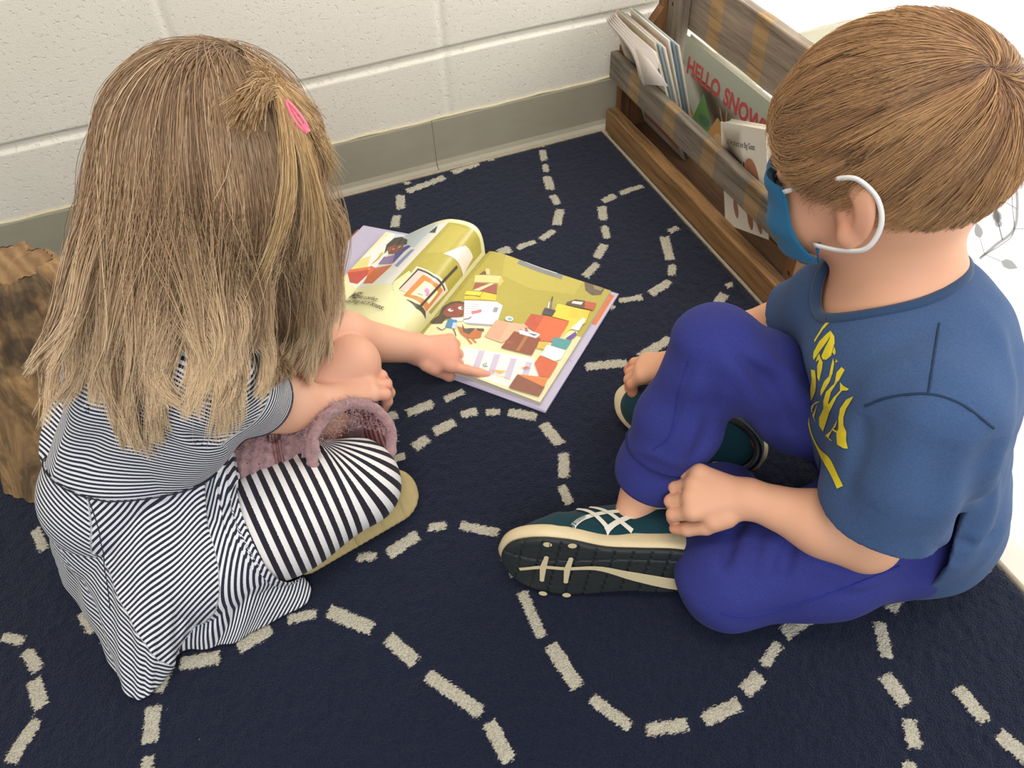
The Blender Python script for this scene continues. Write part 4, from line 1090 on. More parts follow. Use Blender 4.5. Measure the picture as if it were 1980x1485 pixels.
# hairline: forehead above brow, over the ear, down to the nape
line = np.where(x > .1, .18 + .30 * np.clip(x - .1, 0, 1) + .0, np.where(x > -.25, .10 - .0 * x, .10 - 1.15 * np.clip(-.25 - x, 0, 1)))
line = line - .30 * np.exp(-((x - .30) / .12) ** 2) * (np.abs(y) > .7)
keep = z > line + .03 * rng.standard_normal(len(z)); dirs = dirs[keep][:N]; N = len(dirs)
nape = np.clip((-.15 - dirs[:, 2]) / .35, 0, 1)
rt = dirs * A(.0905, .075, .086) + A(-.006, 0, .012)          # head-local roots
m = 11
away = dirs - crown[None] * (dirs @ crown)[:, None]
Ls = (.078 + .016 * rng.random(N)) * (1 - .72 * nape) * np.where(dirs[:, 0] < -.4, .8, 1)
Ls *= np.where((dirs[:, 2] < .25) & (dirs[:, 0] < .5), .68, 1)
cl_ = (np.floor((np.arctan2(away[:, 1], away[:, 0]) + 3.14) * 13) * 7.13 + np.floor(dirs[:, 2] * 5) * 3.7)
clr = (np.sin(cl_) * 43758.5) % 1
p = rt.copy(); St = np.zeros((N, m, 3)); St[:, 0] = p
jit = rng.standard_normal((N, 3)) * .030 + np.stack([np.sin(cl_ * 2.1), np.sin(cl_ * 3.3), np.sin(cl_ * 1.7)], 1) * .05
c_l = A(-.006, 0, .012); rad_ = A(.0905, .075, .086)
for k in range(1, m):
    q = (p - c_l) / rad_; nn = q / rad_; nn /= np.linalg.norm(nn, axis=1)[:, None]
    fl_ = q - crown * (q @ crown)[:, None]; fl_ /= np.linalg.norm(fl_, axis=1)[:, None] + 1e-6; fl_ = fl_ * np.clip(1.3 - (q @ crown)[:, None] * 1.0, .15, 1)
    d = fl_ * 1.0 + A(.45, 0, -.24) + jit * (.6 + k / m) + nn * (.10 * (k < 3))
    sw = np.exp(-((q - crown) ** 2).sum(1) / .12)[:, None]; d = d + np.cross(nn, fl_) * .7 * sw
    d = d - nn * ((d * nn).sum(1) - (.10 - .10 * k / m) * 1)[:, None]
    d /= np.linalg.norm(d, axis=1)[:, None]
    p = p + d * (Ls / (m - 1))[:, None]
    q = (p - c_l) / rad_; rr = np.linalg.norm(q, axis=1); mn = 1 + (.010 + (.085 + .05 * (dirs[:, 2] > .3)) * (clr * .7 + .3)[:] * (k / m) * (1 - .8 * nape)); p = c_l + (q * (np.clip(rr, mn, mn + .02) / rr)[:, None]) * rad_
    St[:, k] = p
# a tousled whorl over the crown
kc_ = np.where(dirs @ crown > .93)[0]
Sw = hc + St @ HR.T
rr_ = np.linspace(1, .35, m)[None] * (.00034 + .00012 * rng.random(N))[:, None]
hair = strands_mesh('hair', Sw, rr_, M_HB, boy, np.clip(.5 + .20 * rng.standard_normal(N) + .75 * (clr - .5), 0, 1))
# scalp under the strands
def cap(p):
    q = in_head(p); d = sd_ell(p, hp(-.006, 0, .012), (.0898, .0743, .0853), HR)
    qn = (q - c_l) / rad_; r_ = np.linalg.norm(qn, axis=1) + 1e-9; x, y, z = (qn / r_[:, None]).T
    line = np.where(x > .1, .18 + .30 * np.clip(x - .1, 0, 1), np.where(x > -.25, .10, .10 - 1.15 * np.clip(-.25 - x, 0, 1)))
    return np.maximum(np.maximum(d, -(d + .004)), (line + .05 - z) * .07)
V, Q = sdf_mesh(cap, hc - .12, hc + .12, .0026)
mesh_np('hair_base', V, Q, simple('hair_undercoat', '5a4028', .9, .3, 300), hair, attrs=None)

# ================================================================ THE OPEN PICTURE BOOK
ba = A(-.755, -.655, 0); ba /= np.linalg.norm(ba); bb = A(.655, -.755, 0); bb /= np.linalg.norm(bb); BT = A(-.332, -.283, RZ + .004)
PW, PH = .212, .242
def zr(u): return .0125 + .006 * np.sin(np.pi * np.clip(u * 2.2, 0, 1)) * np.exp(-u * 3) - .0065 * u - .010 * np.exp(-u / .02)
def zl(t): return .014 * 0 + .0115 - .010 * np.exp(-t / .012) + .052 * np.sin(np.pi * np.clip(t / .80, 0, 1) ** .62) * (1 - .15 * t)
def page_r(u, v, l=0):
    u = np.asarray(u, float); v = np.asarray(v, float); o = BT + np.outer(u * PW, bb) + np.outer(v * PH, ba); o[:, 2] += zr(u) + l; return o
TL = np.linspace(0, 1, 400)
def _left_table():
    # arc-length along the curled page
    hz = zl(TL); hx = TL * .168 + .010 * np.sin(np.pi * np.clip(TL / .3, 0, 1)) * -1
    return hx, hz
HX, HZ = _left_table()
def page_l(u, v, l=0):
    u = np.asarray(u, float); v = np.asarray(v, float)
    x = np.interp(u, TL, HX); z = np.interp(u, TL, HZ); tx = np.interp(u, TL, np.gradient(HX)); tz = np.interp(u, TL, np.gradient(HZ)); nl = np.hypot(tx, tz) + 1e-9
    x2 = x - tz / nl * l; z2 = z * (1 - .25 * v) + tx / nl * l
    o = BT - np.outer(x2, bb) + np.outer(v * PH + .15 * x, ba); o[:, 2] += z2; return o
def page_u(u, v, l=0):   # the lower left leaf lying on the cover
    u = np.asarray(u, float); v = np.asarray(v, float)
    u = u * .60
    o = BT - np.outer(u * PW * 1.02, bb) + np.outer(v * PH + .15 * u * PW, ba); o[:, 2] += .0055 + .004 * np.sin(np.pi * np.clip(u * 2, 0, 1)) + l; return o
class PxArt:
    """turns spots of the printed page seen in the photograph into page coordinates"""
    def __init__(s, fn, ox, oy, sc):
        n = 160; u, v = np.meshgrid(np.linspace(0, 1, n), np.linspace(0, 1, n), indexing='ij'); s.u = u.ravel(); s.v = v.ravel()
        q = (fn(s.u, s.v) - CC) @ CM; s.p = np.stack([990 + FPX * q[:, 0] / -q[:, 2], 742.5 - FPX * q[:, 1] / -q[:, 2]], 1); s.d = -q[:, 2]; s.o = (ox, oy, sc); s.fn = fn
    def pj(s, u, v):
        q = (s.fn([u], [v])[0] - CC) @ CM; return np.array([990 + FPX * q[0] / -q[2], 742.5 - FPX * q[1] / -q[2]])
    def __call__(s, *pts):
        o = []
        for x, y in pts:
            T = np.array([s.o[0] + x / s.o[2], s.o[1] + y / s.o[2]])
            e = ((s.p - T) ** 2).sum(1) + 4e4 * (s.d - s.d.min()) ** 2 * 0; k = int(e.argmin()); u, v = float(s.u[k]), float(s.v[k])
            for _ in range(4):
                c = s.pj(u, v); h = .004; ju = (s.pj(u + h, v) - c) / h; jv = (s.pj(u, v + h) - c) / h; J = np.stack([ju, jv], 1)
                if abs(np.linalg.det(J)) < 400: break
                du = np.linalg.solve(J, T - c); du = np.clip(du, -.05, .05); u = float(np.clip(u + du[0], 0, 1)); v = float(np.clip(v + du[1], 0, 1))
            o.append((u, v))
        return o
book = empty('open_picture_book', (BT[0], BT[1], RZ)); tagthing(book, 'open hardcover picture book lying on the rug between the two children', 'book')
# boards and jacket
def slab_pts(quad, z0, z1):
    q = np.array(quad); lo_ = np.concatenate([q, np.full((4, 1), z0)], 1); hi_ = np.concatenate([q, np.full((4, 1), z1)], 1)
    return np.concatenate([lo_, hi_]), np.array([[3, 2, 1, 0], [4, 5, 6, 7], [0, 1, 5, 4], [1, 2, 6, 5], [2, 3, 7, 6], [3, 0, 4, 7]])
def b2(x, y): return (BT + bb * x + ba * y)[:2]
LAV = 'c3bad6'
V1, F1 = slab_pts([b2(.002, -.006), b2(.223, -.006), b2(.223, PH + .007), b2(.002, PH + .007)], RZ + .0005, RZ + .0030)
V2, F2 = slab_pts([b2(-.002, -.006), b2(-.002, PH + .007), b2(-.226, PH + .036), b2(-.226, .026)], RZ + .0005, RZ + .0030)
V3, F3 = slab_pts([b2(-.004, -.006), b2(.004, -.006), b2(.004, PH + .007), b2(-.004, PH + .007)], RZ + .0002, RZ + .0020)
V, Fl, Cc = merge_cols([(V1, F1, np.array(lin('bdb3d0'))), (V2, F2, np.array(lin('c77d3a'))), (V3, F3, np.array(lin('8c2f6a')))])
M_PRINT = vcol('printed_paper', .30)
mesh_np('cover', V, Fl, M_PRINT, book, False, attrs={'Col': Cc})
def jack(x0, x1, sk): return lambda u, v, l=0: np.concatenate([(BT + np.outer(x0 + (x1 - x0) * np.asarray(u), bb) + np.outer(-.004 + (PH + .009) * np.asarray(v) + sk * np.asarray(u), ba))[:, :2], (RZ + .0036 + l + 0 * np.asarray(u))[:, None]], 1)
jr = jack(.10, .2225, 0); jl = jack(-.10, -.222, .018)
je = Art().rect(0, 0, 1, 1, LAV).rect(.80, .02, .97, .30, 'e0703a').rect(.84, .04, .93, .26, 'e8884a')
je.text('n', .90, .42, .06, '4a4560', 1.2).text('the', .86, .56, .05, '6a6488', 1.2).line([(.86, .60), (.95, .62)], .004, '8a84a8')
Va, Fa, Ca = je.build(lambda u, v, l: jr(u, v, l), .3, .0, .00004); f0 = np.asarray(Fa)
jf = Art().rect(0, 0, 1, 1, LAV)
for k, (tx, yy) in enumerate((('adventure is a', .22), ('dream made', .30), ('in the paper', .38))): jf.text(tx, .15, yy, .085, 'b25a9a', 3.14159, 'RIGHT', -1, .001)
for k in range(7): jf.line([(.14, .50 + .055 * k), (.70 - .06 * (k % 3), .50 + .055 * k)], .010, '8f86b8')
Vb_, Fb_, Cb_ = jf.build(lambda u, v, l: jl(u, v, l), .3, .0, .00004)
V, Fl, Cc = merge_cols([(Va, Fa, Ca), (Vb_, Fb_, Cb_)]); mesh_np('jacket_flap', V, Fl, M_PRINT, book, False, attrs={'Col': Cc})['label'] = 'lavender dust jacket flaps'
# page block
def block(u, v): 
    return page_r(u, v)
nb_ = 30; uu = np.linspace(.0, 1, nb_)
def edge_strip(side):
    if side == 0: top_ = page_r(uu, np.ones(nb_), -.0003); bot_ = top_.copy()
    else: top_ = page_r(np.ones(nb_), uu, -.0003); bot_ = top_.copy()
    bot_[:, 2] = RZ + .004; k = np.arange(nb_ - 1); return np.concatenate([top_, bot_]), np.stack([k, k + 1, nb_ + k + 1, nb_ + k], 1)
top3 = page_r(uu, np.zeros(nb_), -.0003); b3_ = top3.copy(); b3_[:, 2] = RZ + .004; k = np.arange(nb_ - 1)
V, F = join_np([edge_strip(0), edge_strip(1), (np.concatenate([top3, b3_]), np.stack([k, k + 1, nb_ + k + 1, nb_ + k], 1))])
t = NT('stacked_page_edges'); co = t.coord(); s_ = t.noise(1, 3, .6, t.mapping(co, (60, 60, 1800))); t.set(Base_Color=t.mix(s_, lin('b8a98c'), lin('efe8d8')), Roughness=.8)
mesh_np('page_block', V, F, t.m, book, False)
# lower left leaf with its own print
ll = Art().rect(0, 0, 1, 1, 'f0e9da').rect(.02, .90, .55, .985, 'c98a4a').rect(.55, .93, .98, .985, 'b9a24a').rect(.1, .92, .5, .94, '9a6a6a')
Va, Fa, Ca = ll.build(page_u, .04, 0, .00005); mesh_np('page', Va, Fa, M_PRINT, book, True, attrs={'Col': Ca})
ll = Art().rect(0, 0, 1, 1, 'f4f0e6')
# right page
R_ = PxArt(page_r, 780, 480, 4.714); clipf = lambda f: (lambda u, v, l: f(np.clip(u, 0, 1), np.clip(v, 0, 1), l))
a_ = Art().rect(0, 0, 1, 1, 'b7a83a').rect(0, .90, 1, 1, 'f4ebb8').rect(.965, .45, 1, 1, 'f0e4b4')
def rp(c, *pts): a_.poly(R_(*pts), c)
def rl(c, w_, *pts): a_.line(R_(*pts), w_, c)
rp('c3b446', (930, 60), (1640, 290), (1560, 420), (1200, 380), (900, 250))
rp('f4ebb8', (240, 630), (560, 640), (830, 690), (1110, 690), (1380, 760), (1640, 640), (1500, 960), (1240, 1360), (540, 1200), (-200, 1000), (60, 800))
rp('fbf6ee', (560, 900), (1180, 1000), (1260, 1170), (1060, 1300), (300, 1110), (420, 1000))
for x in (690, 830, 980, 1120): rp('cfc3dc', (x, 930 + (x - 690) * .25), (x + 55, 935 + (x - 690) * .25), (x - 10, 1120 + (x - 690) * .28), (x - 65, 1105 + (x - 690) * .28))
rp('7f8486', (1075, 90), (1480, 215), (1440, 285), (1035, 140)); rp('f6f4ee', (1120, 108), (1412, 212), (1400, 232), (1112, 128))
rp('5c4a36', (1655, 300), (1700, 290), (1850, 345), (1800, 425), (1720, 430), (1660, 385)); rp('9a8450', (1730, 330), (1830, 350), (1800, 390), (1740, 370))
# stack of boxes
rp('6f3d33', (690, 240), (735, 208), (780, 240)); rp('e8cf9c', (750, 185), (785, 190), (790, 245), (755, 240)); rp('f0d890', (655, 248), (890, 255), (870, 320), (645, 312)); rp('e2c468', (890, 255), (915, 305), (870, 352), (865, 318))
rp('a04a3a', (655, 318), (855, 330), (850, 420), (630, 380)); rp('f0d9a8', (630, 385), (800, 318), (830, 325), (690, 392)); rp('f4dc3a', (575, 392), (720, 400), (705, 440), (555, 425)); rp('e9cc2e', (720, 400), (852, 430), (840, 482), (700, 470), (705, 440)); rp('e2c428', (555, 430), (700, 445), (695, 475), (550, 470)); rl('55401a', .004, (560, 432), (700, 438), (725, 405))
rp('eceaf0', (555, 478), (850, 490), (905, 525), (850, 700), (800, 705), (552, 680)); rp('a9a2b8', (552, 680), (850, 700), (800, 712), (600, 700)); rp('9a96a0', (830, 540), (868, 545), (850, 590), (812, 583)); rp('d9707a', (620, 580), (710, 560), (712, 585), (625, 608))
for k in range(5): rl('c0bcc8', .003, (575, 510 + 22 * k), (690, 516 + 20 * k))
# child carrying the boxes
rp('3a2420', (360, 540), (430, 495), (510, 485), (556, 500), (552, 560), (540, 620), (430, 640), (330, 655), (240, 690), (250, 650), (320, 620)); rp('3a2420', (240, 640), (330, 630), (385, 650), (350, 690), (270, 692))
rp('8a3326', (395, 540), (470, 505), (552, 510), (550, 600), (500, 638), (400, 630), (360, 600)); a_.ell(*R_((430, 568))[0], .020, .013, 'f5efe8').ell(*R_((522, 550))[0], .018, .013, 'f5efe8').ell(*R_((441, 564))[0], .007, .007, '20130f').ell(*R_((534, 550))[0], .007, .007, '20130f')
rp('ece6ea', (430, 640), (550, 635), (560, 665), (480, 675)); rp('2f86b8', (410, 650), (490, 660), (480, 740), (380, 725)); rp('c9d3e6', (455, 680), (492, 685), (480, 740), (440, 735)); rl('4a2a22', .006, (545, 655), (600, 645), (620, 630)); rl('3a2622', .006, (385, 735), (350, 752), (305, 725)); rl('3a2622', .006, (455, 740), (470, 770), (480, 805))
# dog
rp('c4682c', (490, 715), (560, 735), (650, 745), (720, 760), (705, 820), (640, 830), (560, 815), (520, 780)); rp('4a3f3a', (535, 690), (560, 745), (600, 735), (660, 735), (600, 790), (545, 770)); rp('4a3f3a', (660, 735), (735, 740), (735, 765), (680, 760)); rl('c4682c', .010, (570, 810), (600, 850), (625, 880)); rl('c4682c', .010, (620, 820), (645, 850), (665, 868))
# boxes of the room
rp('f0b896', (845, 662), (1160, 710), (1080, 770), (980, 820), (900, 870), (740, 810)); rp('e8a98a', (845, 662), (960, 690), (880, 840), (740, 810)); a_.ell(*R_((965, 650))[0], .030, .022, 'cfe0e0').ell(*R_((970, 652))[0], .014, .010, '8fb8c0')
rp('c8492c', (1165, 605), (1285, 625), (1225, 800), (1105, 700)); rp('e0632e', (1285, 620), (1512, 675), (1400, 865), (1250, 850), (1180, 800)); rp('f2d63a', (1405, 512), (1700, 580), (1660, 690), (1500, 760), (1440, 830), (1512, 672), (1355, 630)); rp('e8cc3a', (1520, 545), (1700, 585), (1660, 660), (1500, 640))
rp('2f2b4a', (1290, 550), (1392, 575), (1360, 625), (1262, 610)); rl('efe7da', .010, (1320, 555), (1330, 500)); rl('6a5a9a', .008, (1345, 560), (1352, 470)); rl('2a2622', .008, (1352, 490), (1360, 450)); rp('4a3428', (1490, 500), (1570, 475), (1660, 490), (1650, 560), (1480, 525)); rp('c2482e', (1655, 490), (1760, 510), (1730, 575), (1650, 555)); rp('f2ece0', (1545, 490), (1640, 500), (1620, 525), (1530, 510))
rp('8f3e26', (1010, 765), (1255, 830), (1170, 985), (890, 915)); rp('a5523a', (950, 850), (1010, 860), (1000, 880), (940, 870)); rl('b07038', .022, (1130, 800), (1040, 945)); rp('f6f0f4', (1050, 760), (1110, 740), (1250, 795), (1210, 830), (1060, 790)); rp('4a4a5a', (1130, 780), (1225, 800), (1190, 808)); rl('c2483a', .014, (1110, 735), (1130, 770)); rl('333333', .004, (1060, 750), (1150, 770))
rp('e8b83a', (1235, 860), (1330, 880), (1290, 935), (1215, 920)); rp('3f9aa0', (1370, 820), (1535, 855), (1480, 935), (1345, 900)); rp('5a3a9a', (1570, 770), (1580, 800), (1530, 845), (1475, 835)); rp('faf6f0', (1640, 640), (1660, 660), (1600, 760), (1520, 745)); rp('faf8f4', (1310, 890), (1480, 940), (1440, 1020), (1380, 1040), (1250, 985))
rp('d85a30', (1245, 990), (1410, 1055), (1330, 1190), (1240, 1175), (1195, 1060)); rp('8a4632', (1040, 1160), (1290, 1270), (1235, 1360), (960, 1280)); rp('e8823a', (1040, 1160), (1320, 1190), (1280, 1275)); rp('e8b44a', (780, 1115), (955, 1132), (880, 1148)); rp('d8683a', (1065, 1108), (1120, 1088), (1165, 1105)); rl('3f8a90', .006, (725, 1075), (760, 1055), (750, 1085), (775, 1090), (740, 1090), (725, 1075)); rl('d8b47a', .004, (830, 1165), (980, 1205))
rp('b8b23a', (400, 1160), (800, 1270), (790, 1285), (420, 1190))
Va, Fa, Ca = a_.build(clipf(page_r), .035, 0, .00003); mesh_np('page', Va, Fa, M_PRINT, book, True, attrs={'Col': Ca})
# left page
L_ = PxArt(page_l, 620, 420, 6.1875); a_ = Art().rect(0, 0, 1, 1, 'f1edb6'); R_ = L_
rp('ebeee8', (930, 90), (1530, 60), (850, 800), (330, 800), (330, 560)); rp('cfdde2', (980, 95), (1400, 70), (1120, 360), (850, 330)); rp('e6dd8a', (440, 480), (600, 460), (560, 600), (330, 620))
rp('f2efe6', (1440, 60), (1530, 62), (830, 800), (760, 790)); rp('b7a83a', (1530, 62), (1760, 110), (1900, 260), (1925, 420), (1320, 1160), (1250, 1120), (1060, 640), (850, 790))
rp('c3b446', (1560, 90), (1740, 150), (1500, 420), (1250, 430))
rp('e0702e', (320, 590), (600, 590), (440, 800), (300, 650)); rp('c2392c', (300, 650), (640, 620), (440, 800), (350, 780)); rp('d9652f', (600, 580), (860, 570), (620, 790), (510, 795)); rp('8f6fb0', (690, 560), (760, 470), (930, 440), (850, 560)); rp('3f3f98', (900, 400), (1050, 335), (1080, 350), (1000, 410), (860, 560)); rp('8a90c8', (1080, 390), (1125, 385), (920, 595), (885, 580)); rp('e8c23a', (650, 540), (720, 430), (760, 420), (700, 500), (600, 570))
rp('2a2018', (760, 440), (790, 330), (880, 250), (980, 235), (1040, 270), (1030, 330), (960, 330), (830, 370)); rp('8a3a26', (800, 370), (900, 330), (1000, 320), (980, 380), (890, 440), (810, 440)); a_.ell(*L_((872, 384))[0], .016, .008, 'efe9e0').ell(*L_((945, 358))[0], .016, .008, 'efe9e0')
rp('2a2a26', (1300, 185), (1400, 105), (1370, 190))
rp('f3e8dc', (1460, 440), (1730, 340), (1820, 480), (1700, 705)); rl('2a1c16', .018, (1630, 590), (1195, 1060)); rp('2f2a26', (1010, 980), (1130, 1030), (1200, 1060), (1250, 1130), (1255, 1220), (1140, 1090))
rp('f6e4d0', (1150, 590), (1350, 680), (1520, 880), (1260, 1160), (930, 870)); rp('3a2420', (1165, 615), (1345, 700), (1490, 870), (1475, 885), (1335, 720), (1170, 640), (950, 865), (935, 860)); rp('f2cdc4', (1175, 645), (1240, 670), (1080, 850), (975, 890), (955, 862)); rp('d9822c', (1225, 690), (1350, 770), (1460, 880), (1260, 1130), (990, 940)); rp('f6f0c4', (1245, 765), (1400, 900), (1290, 1040), (1075, 930)); rl('6a8a4a', .006, (1160, 915), (1220, 940)); a_.ell(*L_((1265, 880))[0], .018, .018, 'e07ab8').ell(*L_((1275, 920))[0], .013, .018, 'e88ac0'); rl('2a1c16', .018, (1630, 590), (1195, 1060))
def uv_text(body, p0, p1, size, bold=.0):
    (u0, v0), (u1, v1) = L_(p0, p1); ang = math.atan2((v1 - v0), -(u1 - u0)); return u0, v0, ang
(u0, v0), (u1, v1) = L_((350, 985), (670, 1025))
class _M(Art): pass
txt = Art()
def tline(body, p0, p1, size, bold):
    """lettering that runs from p0 to p1 on the page"""
    (u0, v0), (u1, v1) = L_(p0, p1); A0 = page_l([u0], [v0])[0]; A1 = page_l([u1], [v1])[0]; W_ = np.linalg.norm(A1 - A0)
    tmp = Art().text(body, 0, 0, 1, '2a2822', 0, 'LEFT', 1, bold); V_, F_, C_ = tmp.build(lambda u, v, l: np.stack([u, v, 0 * u], 1), 9)
    x = V_[:, 0] / V_[:, 0].max(); k = W_ / V_[:, 0].max() if size is None else size
    e1 = page_l([u0 + (u1 - u0) * .5 + .01], [(v0 + v1) / 2])[0] - page_l([u0 + (u1 - u0) * .5 - .01], [(v0 + v1) / 2])[0]; eu = np.linalg.norm(e1) / .02
    d = np.array([(u1 - u0) * eu, (v1 - v0) * PH]); d /= np.linalg.norm(d); nup = np.array([d[1], -d[0]])
    if nup[1] > 0: nup = -nup
    h = V_[:, 1] * k
    U = u0 + (u1 - u0) * x + nup[0] * h / eu; Vv = v0 + (v1 - v0) * x + nup[1] * h / PH
    return page_l(U, Vv, .0034), F_, C_
pt = [tline('MEI', (345, 990), (445, 990), .019, .03), tline('was a perfect', (455, 990), (670, 1025), .0105, .012), tline('... made things out of boxes.', (225, 1020), (748, 1130), .0112, .014)]
Va, Fa, Ca = a_.build(clipf(page_l), .0125, 0, .00003)
V, Fl, Cc = merge_cols([(Va, Fa, Ca)] + pt); mesh_np('page', V, Fl, M_PRINT, book, True, attrs={'Col': Cc})['label'] = 'lifted page curling over the gutter'
back = grid_np(lambda u, v: page_l(u, v, -.0005), 40, 12); mesh_np('page', back[0], back[1], simple('plain_paper', 'f1ece0', .6), book)
for k in range(3):
    g_ = grid_np(lambda u, v: page_l(u * (1 - .01 * k), v, -.0012 - .0012 * k) - A(0, 0, .0006 * k), 40, 6); mesh_np('page', g_[0], g_[1], simple('plain_paper', 'ebe4d4', .6), book)

# ================================================================ THE GIRL
f_g = unit(A(.90, .43, 0)); l_g = A(-.43, .90, 0)
G = dict(hc=P(418, 308, .448), nb=A(-.745, -.600, .325), rs=P(405, 735, .290), ls=A(-.770, -.510, .295), chest=A(-.785, -.610, .245), belly=A(-.845, -.622, .165), pel=A(-.872, -.630, .085),
         rh=P(385, 1082, .070), lh=A(-.875, -.570, .085), rk=P(694, 938, .070), re=P(522, 782, .168), rw=P(628, 778, .135), lk=P(678, 705, .135), le=P(585, 642, .175), lw=P(800, 673, .058))
G['rf'] = G['rk'] + unit(A(-.90, .50, .0)) * .150 + A(0, 0, -.008); G['lf'] = P(592, 905, .035)
gF, gL, gU = frame(A(.82, .38, -.62), A(0, 0, 1)); GR = np.stack([gF, gL, gU], 1); gc = G['hc']
gp = lambda x, y, z: gc + gF * x + gL * y + gU * z
RH2 = hand_parts(G['rw'], P(705, 742, .130) - G['rw'], A(-.05, -.10, 1.0), 1, .92, [(.35, .75, .5), (.4, .8, .5), (.45, .85, .5), (.5, .9, .5)], .05, (.5, .3, .2))
LH2 = hand_parts(G['lw'], P(900, 687, .038) - G['lw'], A(-.05, -.45, .95), -1, .88, [(.02, .02, .02), (.95, 1.35, .9), (1.0, 1.3, .9), (1.0, 1.2, .8)], .05, (.22, .10, .15))
def fghead(p):
    d = sd_ell(p, gp(-.004, 0, .010), (.085, .070, .080), GR)
    d = smin(d, sd_ell(p, gp(.032, 0, -.034), (.044, .049, .053), GR), .03)
    d = smin(d, sd_ell(p, gp(.050, 0, -.074), (.020, .022, .016), GR), .03)
    d = smin(d, sd_cone(p, gp(.077, 0, -.018), gp(.088, 0, -.036), .005, .0078), .012)
    for s_ in (-1, 1):
        d = smin(d, sd_ell(p, gp(.049, .030 * s_, -.047), (.025, .023, .025), GR), .02)
        d = smax(d, -sd_ell(p, gp(.084, .028 * s_, -.006), (.011, .012, .008), GR), .012); d = smin(d, sd_ell(p, gp(.068, .028 * s_, -.008), (.0095, .0105, .008), GR), .004)
        e = sd_ell(p, gp(-.002, .070 * s_, -.014), (.017, .007, .027), GR); d = smin(d, e, .006)
    d = smin(d, sd_ell(p, gp(.067, 0, -.056), (.015, .018, .0055), GR), .008)
    return d
def fgbody(p):
    d = fghead(p)
    d = smin(d, sd_cone(p, G['nb'], gp(-.020, 0, -.045), .035, .036), .03)
    t = sd_ell(p, G['chest'], (.060, .088, .095), np.stack([f_g, l_g, A(0, 0, 1)], 1))
    t = smin(t, sd_cone(p, G['pel'], G['belly'], .058, .056), .05); t = smin(t, sd_cone(p, G['ls'], G['rs'], .028, .028), .04); t = smin(t, sd_cone(p, G['nb'], G['chest'], .04, .05), .04)
    d = smin(d, t, .03)
    lg = smin(chain(p, [G['rh'], G['rk'], G['rf']], [.045, .032, .022], .02), chain(p, [G['lh'], G['lk'], G['lf']], [.045, .031, .022], .02), .01)
    for a, b_, c in (('rs', 're', 'rw'), ('ls', 'le', 'lw')):
        d = smin(d, chain(p, [G[a], G[b_], G[b_] + (G[c] - G[b_]) * .35, G[c]], [.027, .0265, .0275 if a == 'rs' else .0300, .0195], .018), .02)
    d = smin(d, sd_hand(p, RH2), .010); d = smin(d, sd_hand(p, LH2), .010)
    return smin(d, lg, .003)
lo, hi = ball_bounds([G[k] for k in G] + [p for H in (RH2, LH2) for f in H[1] for p in f[0]], .04); hi = np.maximum(hi, gc + .115); lo = np.minimum(lo, gc - .115)
V, Q = sdf_mesh(fgbody, lo, hi, .0021)
SKG = m_skin('girl_skin', 'e2a98c', 'e8b598')
girl = mesh_np('person', V, Q, SKG, attrs={'blush': blush(V, [(f[0][k], .013, .55) for f in RH2[1] + LH2[1] for k in (1, 3)] + [(G['rw'] * .35 + RH2[1][1][0][0] * .65, .025, .30), (G['lk'], .05, .30), (P(865, 695, .04), .045, .55)])})
tagthing(girl, 'girl with long blonde hair in striped dress, sitting and pointing at the open book', 'person')
# ---- leggings
def fl0(p):
    k0 = G['rk']; h0 = G['rh']
    t = chain(p, [h0, h0 + (k0 - h0) * .5 + A(0, 0, .002), k0], [.053, .054, .048], .04)
    t2 = chain(p, [k0 + A(-.004, .012, .004), k0 + (G['rf'] - k0) * .45 + A(0, .010, .0), G['rf']], [.045, .038, .030], .03)
    t = smin(t, t2, .012)
    l_ = smin(sd_cone(p, G['lh'], G['pel'], .060, .066), sd_cone(p, G['lh'], G['lh'] + (G['lk'] - G['lh']) * .62, .056, .046), .03)
    t = smin(t, smin(l_, sd_cone(p, G['pel'], G['rh'], .066, .058), .03), .03)
    return t
def fleg(p): return np.maximum(fl0(p), .0075 - p[:, 2])
lo, hi = ball_bounds([G[k] for k in ('rh', 'rk', 'rf', 'lh', 'lk', 'pel')], .08); lo[2] = 0
V, Q = sdf_mesh(fleg, lo, hi, .0021)
def along_path(p, pts):
    """arc length of the nearest point, blended over neighbours"""
    acc = 0; W_ = 0; L0 = 0
    for i in range(len(pts) - 1):
        a, b_ = pts[i], pts[i+1]; ab = b_ - a; L = np.linalg.norm(ab); tt = (p - a) @ ab / L; tc = np.clip(tt, 0 if i else -9, L if i < len(pts) - 2 else 9)
        d = np.linalg.norm(p - a - np.outer(np.clip(tt, 0, L) / L, ab), axis=1); w_ = np.exp(-d / .008); acc = acc + w_ * (L0 + tc); W_ = W_ + w_; L0 += L
    return acc / (W_ + 1e-12)
kk = G['rk']; curve = spl([G['rh'], G['rh'] + (kk - G['rh']) * .6 + A(0, .0, .0), kk + A(-.012, .004, 0), kk + A(-.030, .030, .02), G['rf']], 40)
